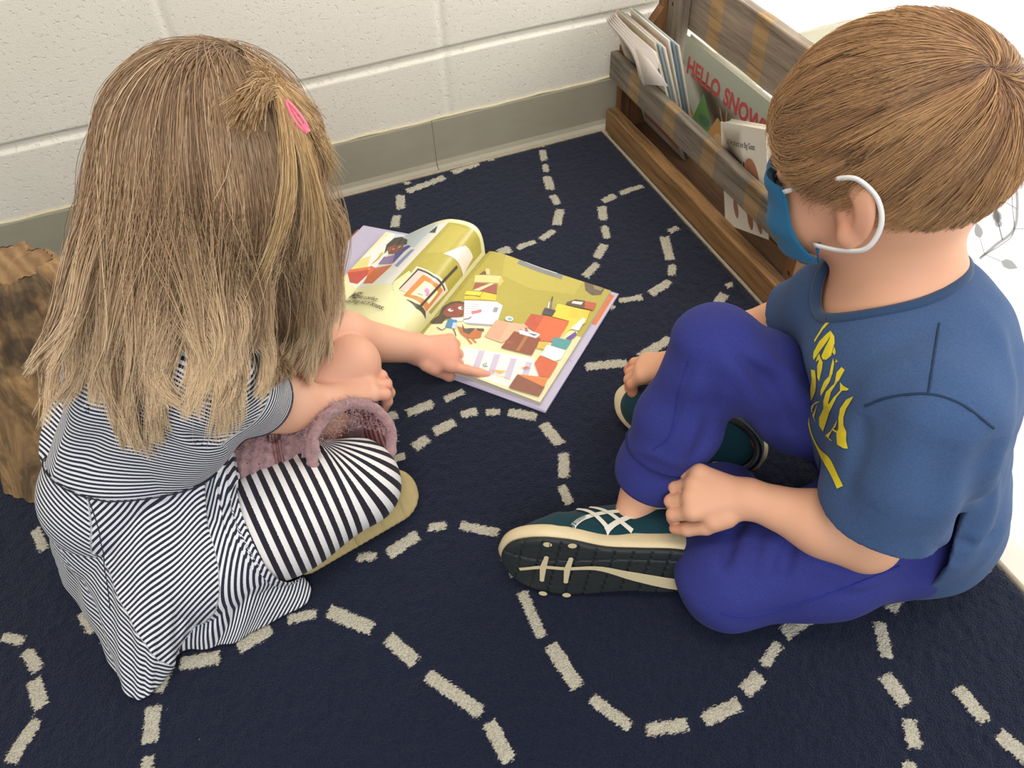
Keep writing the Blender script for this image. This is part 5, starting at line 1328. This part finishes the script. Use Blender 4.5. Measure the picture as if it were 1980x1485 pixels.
# the stripes turn round the knee: nearest spot on a path that rounds the bend inside the leg
shd = unit(G['rf'] - kk); axd = unit(kk - G['rh'])
e2_ = unit(shd - axd * (shd @ axd) + A(0, .2, .6)); e2_ = unit(e2_ - axd * (e2_ @ axd)); cc_ = kk - axd * .020 + e2_ * .066
pa = (V - cc_) @ axd; pb = (V - cc_) @ e2_; L0 = np.linalg.norm(kk - G['rh']); Rk = .078; ang = np.arctan2(pa, -pb)
ph = np.where(pa < 0, np.where(pb < 0, L0 + pa, L0 + Rk * np.pi - pa), L0 + Rk * ang) + 1
def m_stripe(name, pitch, dark, light, att='ph', duty=.5, bs=1800):
    t = NT(name); a = t.attr(att); fr = t.math('FRACT', t.math('DIVIDE', a, pitch)); wob = t.math('MULTIPLY_ADD', t.noise(700, 2, .5, t.coord()), .10, duty - .05)
    f = t.math('LESS_THAN', fr, wob)
    t.set(Base_Color=t.mix(f, lin(light), lin(dark)), Roughness=.9, Normal=t.bump(t.noise(bs, 2, .6, t.coord()), .15, .0005)); t.b.inputs['Sheen Weight'].default_value = .05; t.b.inputs['Specular IOR Level'].default_value = .2
    return t.m
M_LEG = m_stripe('striped_leggings', .0118, '2b2830', 'ece7e6'); M_DR = m_stripe('striped_jersey', .0046, '2c2f3d', 'e9e8ec')
leg = mesh_np('leggings', V, Q, M_LEG, girl, attrs={'ph': ph}); leg['label'] = 'black and white wide striped leggings'
# ---- dress bodice with sleeves
GSL = G['rs'] + (G['re'] - G['rs']) * .74
GSLl = G['ls'] + (G['le'] - G['ls']) * .45
GF = [(P(330, 640, .33), P(300, 760, .28), .012, .004), (P(350, 830, .20), P(440, 850, .18), .008, -.006), (P(300, 800, .23), P(400, 870, .18), .009, .004), (P(230, 760, .24), P(120, 840, .19), .016, .003), (P(350, 700, .29), P(410, 760, .26), .010, -.004)]
def fb0(p):
    t = sd_ell(p, G['chest'] + A(-.004, 0, 0), (.072, .098, .105), np.stack([f_g, l_g, A(0, 0, 1)], 1))
    t = smin(t, sd_cone(p, G['pel'] + A(0, .0, .05), G['belly'] + A(-.004, 0, 0), .070, .069), .05)
    t = smin(t, sd_cone(p, G['ls'], G['rs'], .038, .038), .04); t = smin(t, sd_cone(p, G['nb'] - A(0, 0, .01), G['chest'], .042, .06), .04)
    t = smin(t, chain(p, [G['rs'], (G['rs'] + GSL) / 2, GSL + (GSL - G['rs']) * .3], [.037, .039, .040], .02), .018)
    t = smin(t, chain(p, [G['ls'], GSLl + (GSLl - G['ls']) * .3], [.037, .040], .02), .018)
    return t
GFC = mk_folds(fb0, [([(330, 640), (300, 720), (290, 800)], .012, .005), ([(345, 830), (400, 855), (450, 840)], .007, -.007), ([(300, 780), (350, 840), (410, 880)], .008, .005), ([(200, 760), (150, 820), (110, 880)], .014, .004), ([(230, 800), (180, 860), (150, 910)], .010, -.003), ([(440, 720), (400, 760), (390, 810)], .008, -.006), ([(260, 660), (240, 740), (250, 820)], .012, -.004)])
def fb1(p): return fb0(p) - creases(p, GFC)
def fbod(p):
    t = fb1(p); sh = np.abs(t + .0018) - .0018
    for sp, ax_, o in ((GSL, unit(G['re'] - G['rs']), G['rs']), (GSLl, unit(G['le'] - G['ls']), G['ls'])):
        sh = np.maximum(sh, -np.maximum(-((p - sp) @ ax_), sd_cone(p, sp, sp + ax_ * .08, .065, .075)))
    sh = np.maximum(sh, -sd_cone(p, G['nb'] + A(0, 0, -.002), gp(-.02, 0, -.03), .042, .05))
    ax_ = unit(G['nb'] - G['pel'])
    return np.maximum(sh, -((p - (G['pel'] + A(-.02, 0, .062))) @ unit(ax_ + f_g * .1)))
lo, hi = ball_bounds([G[k] for k in ('nb', 'rs', 'ls', 'chest', 'belly', 'pel')] + [GSL, GSLl], .11)
V, Q = sdf_mesh(fbod, lo, hi, .0020)
spine = unit(G['nb'] - G['pel'] + A(.0, 0, .05)); ph_t = (V - G['pel']) @ spine - .28 * np.abs((V - G['pel']) @ l_g) ** 1.0 * 1.0 * np.clip(-(V - G['chest']) @ f_g / .06, 0, 1)
ax_ = unit(G['re'] - G['rs']); ph_s = (V - G['rs']) @ ax_; isS = np.clip((ph_s - .028) / .02, 0, 1) * (sd_cone(V, G['rs'], G['re'], .045, .06) < .006)
ax2 = unit(G['le'] - G['ls']); ph_s2 = (V - G['ls']) @ ax2; isS2 = (ph_s2 > .04) * (sd_cone(V, G['ls'], G['le'], .045, .06) < .006)
ph = np.where(isS > .5, ph_s, np.where(isS2 > .5, ph_s2, ph_t))
dress = mesh_np('dress', V, Q, M_DR, girl, attrs={'ph': ph}); dress['label'] = 'navy and white thin striped jersey dress'
# ---- skirt: from the waist seam to the hem lying on the rug
SK = [((110, 745, .19), (125, 800, .11), (125, 850, .012)), ((82, 800, .185), (104, 870, .11), (105, 935, .012)), ((70, 850, .175), (98, 945, .105), (98, 1010, .012)), ((85, 874, .178), (122, 1020, .105), (124, 1120, .011)),
      ((140, 908, .180), (152, 1095, .100), (185, 1222, .011)), ((202, 936, .180), (215, 1135, .098), (238, 1325, .012)), ((245, 942, .180), (262, 1170, .098), (272, 1352, .012)), ((270, 942, .180), (300, 1160, .10), (298, 1325, .014)), ((300, 938, .178), (345, 1135, .10), (340, 1262, .011)),
      ((330, 930, .176), (388, 1110, .10), (420, 1250, .011)), ((364, 915, .172), (425, 1080, .105), (505, 1208, .011)), ((400, 890, .168), (450, 1040, .110), (597, 1160, .012)), ((432, 862, .165), (455, 975, .125), (575, 1108, .030)), ((445, 830, .150), (458, 915, .130), (480, 1050, .110))]
nu, nv = 420, 130
Wp = spl([P(*a) for a, _, _ in SK], nu); Mp = spl([P(*b_) for _, b_, _ in SK], nu); Hp = spl([P(*c) for _, _, c in SK], nu)
v = np.linspace(0, 1, nv)[None, :, None]
c1 = 2 * Mp - (Wp + Hp) / 2
SV = Wp[:, None] * (1 - v) ** 2 + 2 * c1[:, None] * v * (1 - v) + Hp[:, None] * v ** 2
tu = np.gradient(SV, axis=0); tv = np.gradient(SV, axis=1); Nn = np.cross(tv, tu); Nn /= np.linalg.norm(Nn, axis=2, keepdims=True) + 1e-9
if (Nn[..., 2].mean()) < 0: Nn = -Nn
ui = np.linspace(0, len(SK) - 1, nu)[:, None]; vi = v[..., 0]
u_c = np.interp(vi, [0, .3, 1], [5.0, 4.7, 7.8]); u_b = 11.5 - 3.6 * vi; u_d = 2.8 + 2.0 * vi
gs = lambda x, c, w_: np.exp(-((x - c) / w_) ** 2)
fo = .0035 * np.sin(ui * 2.6 + 1.2 * vi) * vi ** .8 + .006 * gs(ui, u_c, .35) * vi + -.010 * gs(ui, u_b, .26) * np.sin(np.pi * np.clip(vi, .02, .98)) ** .5 + .008 * gs(ui, u_b + .62, .30) * np.sin(np.pi * vi) + .006 * gs(ui, u_b - .7, .4) * vi - .006 * gs(ui, u_d, .3) * vi + .004 * gs(ui, u_b + 1.5, .22) * vi - .004 * gs(ui, u_b + 1.15, .2) * vi + .0018 * np.sin(ui * 9 + 5 * vi) * vi
fo *= np.clip(vi / .10, 0, 1) * (1 - .55 * vi ** 6)
SV = SV + Nn * (fo + .002)[..., None]
SV[..., 2] = np.maximum(SV[..., 2], RZ + .003)
X = SV.reshape(-1, 3)
vflat = np.tile(np.linspace(0, 1, nv), nu)
for _ in range(6):   # rest on the legs beneath and close round the bodice
    for ff, gap in ((fl0, .004), (fb1, .0015)):
        d, gg = gridgrad(ff, X, .003); m_ = (d < gap) & ((ff is fl0) | (vflat < .35)); gn = gg / (np.linalg.norm(gg, axis=1)[:, None] + 1e-9); X[m_] += gn[m_] * (gap - d[m_])[:, None]
        if ff is fb1:
            m2 = (d > gap) & (vflat < .10); X[m2] += gn[m2] * ((gap - d[m2]) * (1 - vflat[m2] / .10))[:, None] * .5
i, j = np.meshgrid(np.arange(nu - 1), np.arange(nv - 1), indexing='ij'); a = i * nv + j; Fq = np.stack([a, a + 1, a + nv + 1, a + nv], -1).reshape(-1, 4)
SVr = X.reshape(nu, nv, 3); du_ = np.linalg.norm(np.diff(Mp, axis=0), axis=1); sa = np.concatenate([[0], np.cumsum(du_)]); seam_u = 5.0 / (len(SK) - 1); s0 = np.interp(seam_u, np.linspace(0, 1, nu), sa)
sl_ = sa[:, None] - s0; tl = np.concatenate([np.zeros((nu, 1)), np.cumsum(np.linalg.norm(np.diff(SVr, axis=1), axis=2), axis=1)], 1)
gR, gD = CM[:, 0], -CM[:, 1]
dots = lambda ang: X @ (gR * math.sin(math.radians(ang)) + gD * math.cos(math.radians(ang)))
Uf = np.repeat(np.linspace(0, len(SK) - 1, nu), nv); Vf = np.tile(np.linspace(0, 1, nv), nu)
ucf = np.interp(Vf, [0, .3, 1], [5.0, 4.7, 7.8]); ubf = 11.5 - 3.6 * Vf; udf = 2.8 + 2.0 * Vf
base_r = dots(42) + .0016 * np.sin(Uf * 2 + Vf * 3)
k_t = np.clip((Uf - ubf) / .25, 0, 1)
ph_R2 = dots(78) + .004 * np.sin(Vf * 5) + .10 * np.clip(Vf - .72, 0, 1) * np.clip((Uf - ubf - 1), 0, 1)
phs = np.where(Uf > ubf, ph_R2, np.where(Uf > ucf, base_r, np.where(Uf > udf, dots(-42), dots(-30) * 1.15 + .01 * np.sin(Vf * 4)))) + 2
skirt = mesh_np('skirt', X, Fq, M_DR, dress, attrs={'ph': phs.ravel()}); sm_ = skirt.modifiers.new('s', 'SOLIDIFY'); sm_.thickness = .0014; sm_.offset = -1
V, F = tube_np(SVr[10:-4, 0] + Nn[10:-4, 0] * .0012, .0007, 6); mesh_np('waist_seam', V, F, simple('seam_navy', '2a2d3c', .9), dress)
V, F = tube_np(SVr[int(seam_u * nu), 2:80] + A(0, 0, .0004), .0005, 6); mesh_np('back_seam', V, F, simple('seam_navy', '2a2d3c', .9), dress)
# sleeve hem
gax = unit(G['re'] - G['rs'])
V, F = tube_np(ring_on(fb0, GSL - gax * .001, gax, -.0008, .02, .07), .0016, 6); mesh_np('sleeve_hem', V, F, simple('seam_navy', '2a2d3c', .9), dress)

# ---- fuzzy boots
t = NT('pink_fuzzy_knit'); co = t.coord(); n1 = t.noise(160, 4, .7, co); n2 = t.noise(45, 3, .6, co)
t.set(Base_Color=t.mix(n1, lin('8a6466'), lin('c99e9e')), Roughness=.95, Normal=t.bump(n1, 1.0, .004)); t.b.inputs['Sheen Weight'].default_value = .5; M_FUZ = t.m
t = NT('ribbed_lining'); wv = t.n('ShaderNodeTexWave', {'Vector': t.coord(), 'Scale': 70, 'Distortion': 1.5}).outputs[1]; t.set(Base_Color=t.mix(wv, lin('7a4a4c'), lin('b98684')), Roughness=.9, Normal=t.bump(wv, .6, .002)); M_RIB = t.m
bx = unit(A(.305, -.60, .50)); cuff = P(682, 862, .112); ank = cuff - bx * .055 + A(-.030, .010, -.012); toeb = P(512, 874, .098)
def fboot0(p):
    t = chain(p, [ank, cuff - bx * .025, cuff + bx * .03], [.040, .046, .052], .02)
    t = smin(t, chain(p, [ank, toeb, toeb + A(-.012, -.022, .0)], [.042, .044, .040], .02), .008)
    return t + .0020 * np.sin(p @ A(300, 120, 90)) * np.sin(p @ A(-90, 310, 140)) + .0015 * np.sin(p @ A(500, -400, 350))
def fboot(p):
    t = fboot0(p); sh = np.abs(t + .003) - .003
    return np.maximum(sh, (p - cuff) @ unit(bx + A(.15, -.15, 0)) - .006 * np.sin(p @ A(90, 120, 60)))
lo, hi = ball_bounds([cuff, ank, toeb], .08); lo[2] = .006
V, Q = sdf_mesh(fboot, lo, hi, .0022)
boot = mesh_np('boot', V, Q, M_FUZ, girl); boot['label'] = 'fuzzy dusty pink boot with its cuff folded open'
# rolled cuff rim, lining
be1 = unit(np.cross(bx, A(0, 0, 1))); be2 = np.cross(be1, bx); rimp = np.array([cuff + (be1 * math.cos(a) * 1.06 + be2 * math.sin(a) * .96) * .0475 for a in np.linspace(0, 2 * np.pi, 61)]); V, F = tube_np(rimp + rng.standard_normal(rimp.shape) * .0006, .0062, 10); mesh_np('cuff_rim', V, F, M_FUZ, boot)
def lin_fn(u, v):
    r_ = cuff + (rimp - cuff) * .88; o = []
    for a, b_ in zip(u, v): k = a * 60; i0 = int(k) % 60; f_ = k - int(k); q = r_[i0] * (1 - f_) + r_[(i0 + 1) % 61] * f_; o.append(q - bx * .05 * b_ - (q - cuff) * .12 * b_)
    return np.array(o)
V, F, _, _ = grid_np(lin_fn, 61, 8); mesh_np('lining', V, F, M_RIB, boot)

zl_ = hit(fboot0, [tuple(k) for k in spl([(527, 830), (531, 870), (542, 925)], 24)], .001); V, F = join_np([tube_np(zl_, .0022, 6), tube_np(zl_ + A(.006, 0, 0), .0016, 6)]); mesh_np('zipper', V, F, simple('rose_zip', '8a5a55', .5), boot)
bq = hit(fboot0, [(532, 846)], .001)[0]; V, F = tube_np([bq, bq + A(-.002, -.003, .006)], .0065, 14); mesh_np('snap_button', V, F, simple('rose_metal', '7c5256', .35, metal=.6), boot)
# short fibres on the boot
Sd = []
Vx, _ = sdf_mesh(lambda p: np.maximum(fboot0(p), (p - cuff) @ bx - .004), lo, hi, .005)
NF = 16000; idx = rng.integers(0, len(Vx), NF); bs_ = Vx[idx] + rng.standard_normal((NF, 3)) * .0016; _, gn = gridgrad(fboot0, bs_); gn /= np.linalg.norm(gn, axis=1)[:, None] + 1e-9
dr = gn + rng.standard_normal((NF, 3)) * .7; q0 = bs_; q1 = q0 + dr * .0019; q2 = q1 + (dr + rng.standard_normal((NF, 3)) * .8 - A(0, 0, .3)) * .0014
fk_ = fl0(q0) > .012
q0, q1, q2 = q0[fk_], q1[fk_], q2[fk_]; NF = len(q0)
strands_mesh('fuzz', np.stack([q0, q1, q2], 1), np.tile([[.00024, .0002, .0001]], (NF, 1)), m_hair('fuzz_fibre', 'a87f80', 'c79c9c', 'e2c4c4', '9a7072', 'ecd8d8', .8), boot, rng.random(NF))
# the other boot, sole towards the viewer
SO = P(604, 1092, .009); ST = P(790, 975, .014); sx = unit(ST - SO); sn = unit(A(-.25, -.75, .62)); sn = unit(sn - sx * (sn @ sx)); sy = np.cross(sn, sx)
if sy[2] < 0: sy = -sy
SC = SO + sy * .022 + sn * .012
LN = np.linalg.norm(ST - SO) + .014
def fsole(p):
    q = np.stack([(p - SC) @ sx, (p - SC) @ sy, (p - SC) @ sn], 1)
    w_ = .027 + .006 * np.clip(q[:, 0] / LN, 0, 1)
    xc = np.clip(q[:, 0], 0, LN - .03); d2 = np.hypot(q[:, 0] - xc, q[:, 1]) - w_
    d = smax(d2, np.abs(q[:, 2]) - .006, .004)
    for x0 in (.02, .058, .092, .12): d = np.maximum(d, -np.maximum(np.abs(q[:, 0] - x0 - q[:, 1] * .15) - .0008, .0042 - q[:, 2]))
    return d + .0003 * np.sin(q[:, 0] * 900 + 3 * np.sign(np.sin(q[:, 1] * 500))) * (q[:, 2] > .003)
V, Q = sdf_mesh(fsole, SC - .17, SC + .2, .0016, smooth=0)
sole = mesh_np('boot', V, Q, simple('tan_crepe_sole', 'b09c6a', .75, .12, 90, .5, 600), girl); sole['label'] = 'boot with flat tan ridged sole, under the bent knee'
def fbu(p):
    c = SC - sn * .030
    return smin(chain(p, [c + sx * .0, c + sx * (LN * .5), c + sx * (LN - .034)], [.026, .028, .026], .02), sd_cone(p, c, c - sn * .04 + sx * .01, .026, .028), .02) + .0015 * np.sin(p @ A(300, 120, 90)) * np.sin(p @ A(-90, 310, 140))
V, Q = sdf_mesh(lambda p: np.maximum(fbu(p), .0075 - p[:, 2]), SC - .17, SC + .2, .0028); mesh_np('upper', V, Q, M_FUZ, sole)

# ---- hair
M_HG = m_hair('girl_hair', '8e6f54', 'c29e78', 'f0d3ac', '76583f', 'f6dcb0', .36)
def fcoll(p): return np.minimum(fghead(p) - .004, np.minimum(fb0(p) - .004, fl0(p) - .006))
crl = A(.34, .02, .93); crl /= np.linalg.norm(crl)
gc_l = A(-.004, 0, .010); grad = A(.086, .071, .082)
down = A(0, 0, -1) @ GR     # gravity in head axes
NC = 760; PER = 44
cd_ = np.concatenate([crl + rng.standard_normal((70, 3)) * .22, rng.standard_normal((NC * 5, 3))]); cd_ /= np.linalg.norm(cd_, axis=1)[:, None]
okk = (cd_[:, 2] > np.where(cd_[:, 0] > .30, .20, -.55)) & ~((cd_[:, 0] > .50) & (cd_[:, 2] < .45))
cd_ = cd_[okk][:NC]; NC = len(cd_)
m = 22; n = NC * PER; ci = np.repeat(np.arange(NC), PER)
rd = cd_[ci] + rng.standard_normal((n, 3)) * .07; rd /= np.linalg.norm(rd, axis=1)[:, None]
p = gc_l + rd * grad; nh = 9; path = np.zeros((n, nh, 3)); path[:, 0] = p
lay = (ci * .618) % 1
for k in range(1, nh):
    q = (p - gc_l) / grad; nn = q / grad; nn /= np.linalg.norm(nn, axis=1)[:, None]
    fl_ = q - crl * (q @ crl)[:, None]; fl_ /= np.linalg.norm(fl_, axis=1)[:, None] + 1e-6
    d = down[None] * 1.0 + fl_ * .55 * (k < 4) + A(-.28, 0, 0); d = d - nn * (d * nn).sum(1)[:, None]
    ln_ = np.linalg.norm(d, axis=1)[:, None]; d = d / np.maximum(ln_, .35)
    p = p + d * (.0115 + .004 * cd_[ci][:, 2:3]); q = (p - gc_l) / grad; rr = np.linalg.norm(q, axis=1)
    mn = 1.03 + .010 * k + .05 * lay * min(1, k / 4); p = gc_l + q * (mn / rr)[:, None] * grad; path[:, k] = p
W_ = gc + path @ GR.T
E0 = W_[:, nh - 1]; T0 = W_[:, nh - 1] - W_[:, nh - 2]; T0 /= np.linalg.norm(T0, axis=1)[:, None] + 1e-9
# locks of the photograph: upper, middle and end spots of each lock
LOCK = [((172, 400), (140, 560), (95, 690), (62, 778)), ((190, 430), (160, 600), (105, 720), (72, 850)), ((205, 440), (180, 610), (150, 730), (100, 800)), ((225, 450), (215, 610), (205, 720), (180, 800)), ((250, 460), (245, 620), (225, 760), (262, 868)),
        ((285, 470), (262, 620), (238, 750), (290, 880)), ((310, 470), (300, 600), (305, 720), (340, 790)), ((340, 480), (335, 610), (300, 740), (322, 862)), ((370, 480), (372, 600), (400, 700), (372, 812)), ((400, 480), (410, 600), (440, 700), (408, 845)),
        ((430, 480), (440, 600), (455, 690), (430, 800)), ((460, 480), (478, 600), (500, 690), (482, 775)), ((495, 470), (515, 590), (535, 670), (505, 748)), ((530, 460), (555, 570), (575, 650), (545, 735)), ((565, 430), (590, 540), (612, 640), (596, 745)), ((598, 400), (618, 500), (634, 610), (618, 715)), ((615, 360), (632, 450), (645, 550), (640, 650)), ((160, 380), (135, 520), (110, 640), (45, 735))]
def cast(f, pts, gap):
    """points on the sight lines just in front of the body; misses take the depth of their neighbours"""
    o = []; dep = []
    for u, v in pts:
        d = ray_dir(u, v); t = .35; ok_ = False
        for _ in range(80):
            e = f((CC + d * t)[None])[0]
            if e < .001: ok_ = True; break
            t += max(e * .8, .0015)
            if t > 1.15: break
        dep.append(t if ok_ else None)
    kn = [i for i, x in enumerate(dep) if x is not None]
    for i, (u, v) in enumerate(pts):
        t = dep[i] if dep[i] is not None else (np.interp(i, kn, [dep[k] for k in kn]) if kn else .75)
        o.append(CC + ray_dir(u, v) * (t - gap))
    return o
LP = []
for L_ in LOCK:
    q = cast(lambda p: np.minimum(fgbody(p), fb0(p)), L_, .012)
    dd = [np.linalg.norm(k - CC) for k in q]
    q[0] = CC + ray_dir(*L_[0]) * min(dd[0], .72); q[1] = CC + ray_dir(*L_[1]) * min(np.linalg.norm(q[1] - CC), .5 * (dd[2] + np.linalg.norm(q[0] - CC)) + .01); LP.append(q)
LP = np.array(LP)                                  # (locks, 4, 3)
ex = (gc + (gc_l + cd_ * grad) @ GR.T)
E0c = np.array([E0[ci == k].mean(0) for k in range(NC)])
q_ = (E0c - CC) @ CM; epx = 990 + FPX * q_[:, 0] / -q_[:, 2]; epy = 742.5 - FPX * q_[:, 1] / -q_[:, 2]
lx = np.array([L_[0][0] for L_ in LOCK], float)
far = ((E0c - gc) @ CM[:, 2]) < -.02               # roots on the far side of the head
lk = np.array([int(np.argmin(np.abs(lx - epx[k] + rng.normal(0, 26)))) for k in range(NC)])
offc = rng.normal(0, 1, (NC, 3))
full_path = np.zeros((n, m, 3)); full_path[:, :nh] = W_
sp_ = cl = rng.normal(0, 1, (n, 3)); fly = (rng.random(n) < .07)[:, None] * 2.2 + 1
lenf = np.clip(1 - (.40 * rng.random(n) ** 1.6 + .22 * ((ci * .377) % 1)) * np.where(lk[ci] > 11, .4, 1), .42, 1)[:, None]
M0, M1, M2, M3 = (LP[lk][ci, k] for k in range(4))
side_v = CM[:, 0]
spread0 = (E0 - M0)                                # keep the spread of the roots in the upper part
ph_ = rng.random(NC) * 6.28
for k in range(nh, m):
    t_ = ((k - nh + 1) / (m - nh)) * lenf
    # path: E0 -> M1 -> M2 -> M3 as a smooth curve, spread shrinking towards the ends
    a1, a2, a3 = .40, .70, 1.0
    x = t_
    P0 = E0; P1 = M1 + spread0 * A(.30, .30, .12) + offc[ci] * A(.0085, .0085, .004); P2 = M2 + spread0 * .07 + offc[ci] * .0040; P3 = M3 + spread0 * .02 + offc[ci] * .0030
    seg = np.where(x < a1, 0, np.where(x < a2, 1, 2))
    def cr(Pa, Pb, Pc, Pd, f): return .5 * (2 * Pb + (Pc - Pa) * f + (2 * Pa - 5 * Pb + 4 * Pc - Pd) * f ** 2 + (3 * Pb - Pa - 3 * Pc + Pd) * f ** 3)
    Pm = E0 - T0 * .06; Pe = 2 * P3 - P2
    c0_ = cr(Pm, P0, P1, P2, np.clip(x / a1, 0, 1)); c1_ = cr(P0, P1, P2, P3, np.clip((x - a1) / (a2 - a1), 0, 1)); c2_ = cr(P1, P2, P3, Pe, np.clip((x - a2) / (a3 - a2), 0, 1))
    q = np.where(seg == 0, c0_, np.where(seg == 1, c1_, c2_))
    w_ = (np.sin(x * 10 + ph_[ci][:, None]) * .0065 + np.sin(x * 15 + lk[ci][:, None] * 2.1) * .005 * x) * x
    q = q + side_v * w_ + sp_ * (.0010 + .0024 * (1 - x)) * fly
    full_path[:, k] = q
for k in range(2, m):
    for _ in range(2):
        q = full_path[:, k]; d = fcoll(q); mk_ = d < .003
        if mk_.any():
            _, gg = gridgrad(fcoll, q[mk_], .003); gg /= np.linalg.norm(gg, axis=1)[:, None] + 1e-9; lift = .003 + .008 * lay[mk_]
            full_path[np.where(mk_)[0], k] = q[mk_] + gg * (lift - d[mk_])[:, None]
full_path[..., 2] = np.maximum(full_path[..., 2], .05); smooth_strands(full_path, 3)
rr_ = np.interp(np.linspace(0, 1, m), [0, .7, 1], [1, .85, .4])[None] * (.00024 + .00011 * rng.random(n))[:, None]
cc = np.clip(.5 + .14 * rng.standard_normal(n) + .70 * (((ci * .7548) % 1) - .5) + .45 * (((lk[ci] * .618) % 1) - .5), 0, 1)
ghair = strands_mesh('hair', full_path, rr_, M_HG, girl, cc); ghair['label'] = 'long loose dirty-blonde hair'
# thick base so the scalp never shows
def capg(p):
    q = (p - gc) @ GR; d = sd_ell(p, gp(-.004, 0, .010), (.0862, .0712, .0822), GR); qn = (q - gc_l) / grad; r_ = np.linalg.norm(qn, axis=1) + 1e-9; x, y, z = (qn / r_[:, None]).T
    line = np.where(x > .35, .25, -.60); return np.maximum(np.maximum(d, -(d + .004)), (line - z) * .07)
V, Q = sdf_mesh(capg, gc - .12, gc + .12, .0028); mesh_np('hair_base', V, Q, simple('hair_undercoat_blonde', '5f4a36', .9, .3, 300), ghair)
# gathered side lock with an elastic, and the clip
tie = P(530, 168, .515); 
n2_ = 1300; rt0 = []
sd0 = gp(.045, -.035, .060)
base = np.stack([P(478, 195, .525), P(470, 230, .52), P(500, 150, .525), P(560, 230, .49), P(590, 250, .47)])
bi = rng.integers(0, 5, n2_)
st = base[bi] + rng.normal(0, .006, (n2_, 3)); tk = tie + rng.normal(0, .003, (n2_, 3))
ends_ = np.array(cast(lambda p: np.minimum(fgbody(p), fb0(p)), [(500, 620), (560, 640), (470, 560), (610, 560), (628, 330), (440, 640), (590, 470)], .014)); ei = rng.choice(7, n2_, p=[.18, .18, .14, .15, .15, .08, .12])
L1 = np.zeros((n2_, 18, 3)); rng_l = rng.normal(0, .009, (n2_, 3))
for k in range(18):
    t_ = k / 17
    if k < 5: s_ = k / 5; q = st * (1 - s_) + tk * s_ + A(0, 0, .008) * math.sin(s_ * math.pi)
    else:
        s_ = (k - 5) / 12; e = ends_[ei] + rng_l; c1 = tk + A(.0, .0, .012) - A(.004, .010, 0); c2_ = e * .45 + tk * .55 + A(.02, -.03, -.03); q = tk * (1 - s_) ** 3 + 3 * c1 * s_ * (1 - s_) ** 2 + 3 * c2_ * s_ ** 2 * (1 - s_) + e * s_ ** 3
    L1[:, k] = q
for k in range(18):
    for _ in range(2):
        q = L1[:, k]; d = fcoll(q); mk_ = d < .012
        if mk_.any():
            _, gg = gridgrad(fcoll, q[mk_], .003); gg /= np.linalg.norm(gg, axis=1)[:, None] + 1e-9; L1[np.where(mk_)[0], k] = q[mk_] + gg * (.012 + .004 * ((bi[mk_] * .37) % 1) - d[mk_])[:, None]
smooth_strands(L1, 3)
strands_mesh('gathered_lock', L1, np.interp(np.linspace(0, 1, 18), [0, .7, 1], [1, .9, .4])[None] * np.full((n2_, 1), .00030), m_hair('honey_lock', 'a88258', 'd0a770', 'eccd9c', '94704a', 'f4d6a2', .36), ghair, rng.random(n2_))
V, F = tube_np([tie + unit(np.cross(A(.5, .3, .6), A(0, 1, 0))) * .0062 * math.cos(a) + unit(np.cross(unit(A(.5, .3, .6)), unit(np.cross(A(.5, .3, .6), A(0, 1, 0))))) * .0062 * math.sin(a) for a in np.linspace(0, 2 * np.pi, 24)], .0022, 8); mesh_np('hair_elastic', V, F, simple('brown_elastic', '3a2a22', .7), ghair)
# snap clip
c0, c1 = P(556, 196, .512), P(595, 254, .492); cx = unit(c1 - c0); cl_l = np.linalg.norm(c1 - c0); cn = unit(A(-.3, -.45, .8)); cn = unit(cn - cx * (cn @ cx)); cy = np.cross(cn, cx)
lp = []
for a in np.linspace(0, 2 * np.pi, 50):
    x = (.5 - .5 * math.cos(a)) * cl_l; w_ = .0018 + .0020 * (x / cl_l); y = math.sin(a) * w_; lp.append(c0 + cx * x + cy * y + cn * (.004 + .003 * math.sin(math.pi * x / cl_l)))
V1 = tube_np(lp, .0012, 8); V2 = tube_np([c0 + cx * .004 + cn * .004, c0 + cx * cl_l * .55 + cn * .0065, c1 - cx * .004 + cn * .0045], [.0010, .0012, .0012], 8)
tipd = tube_np([c1 - cx * .006 + cn * .004, c1 + cx * .001 + cn * .003], [.0034, .0026], 12)
V, F = join_np([V1, V2, tipd]); clip = mesh_np('hair_clip', V, F, simple('pink_enamel', 'f0788f', .25)); tagthing(clip, 'pink metal snap clip in the blonde hair', 'hair clip')
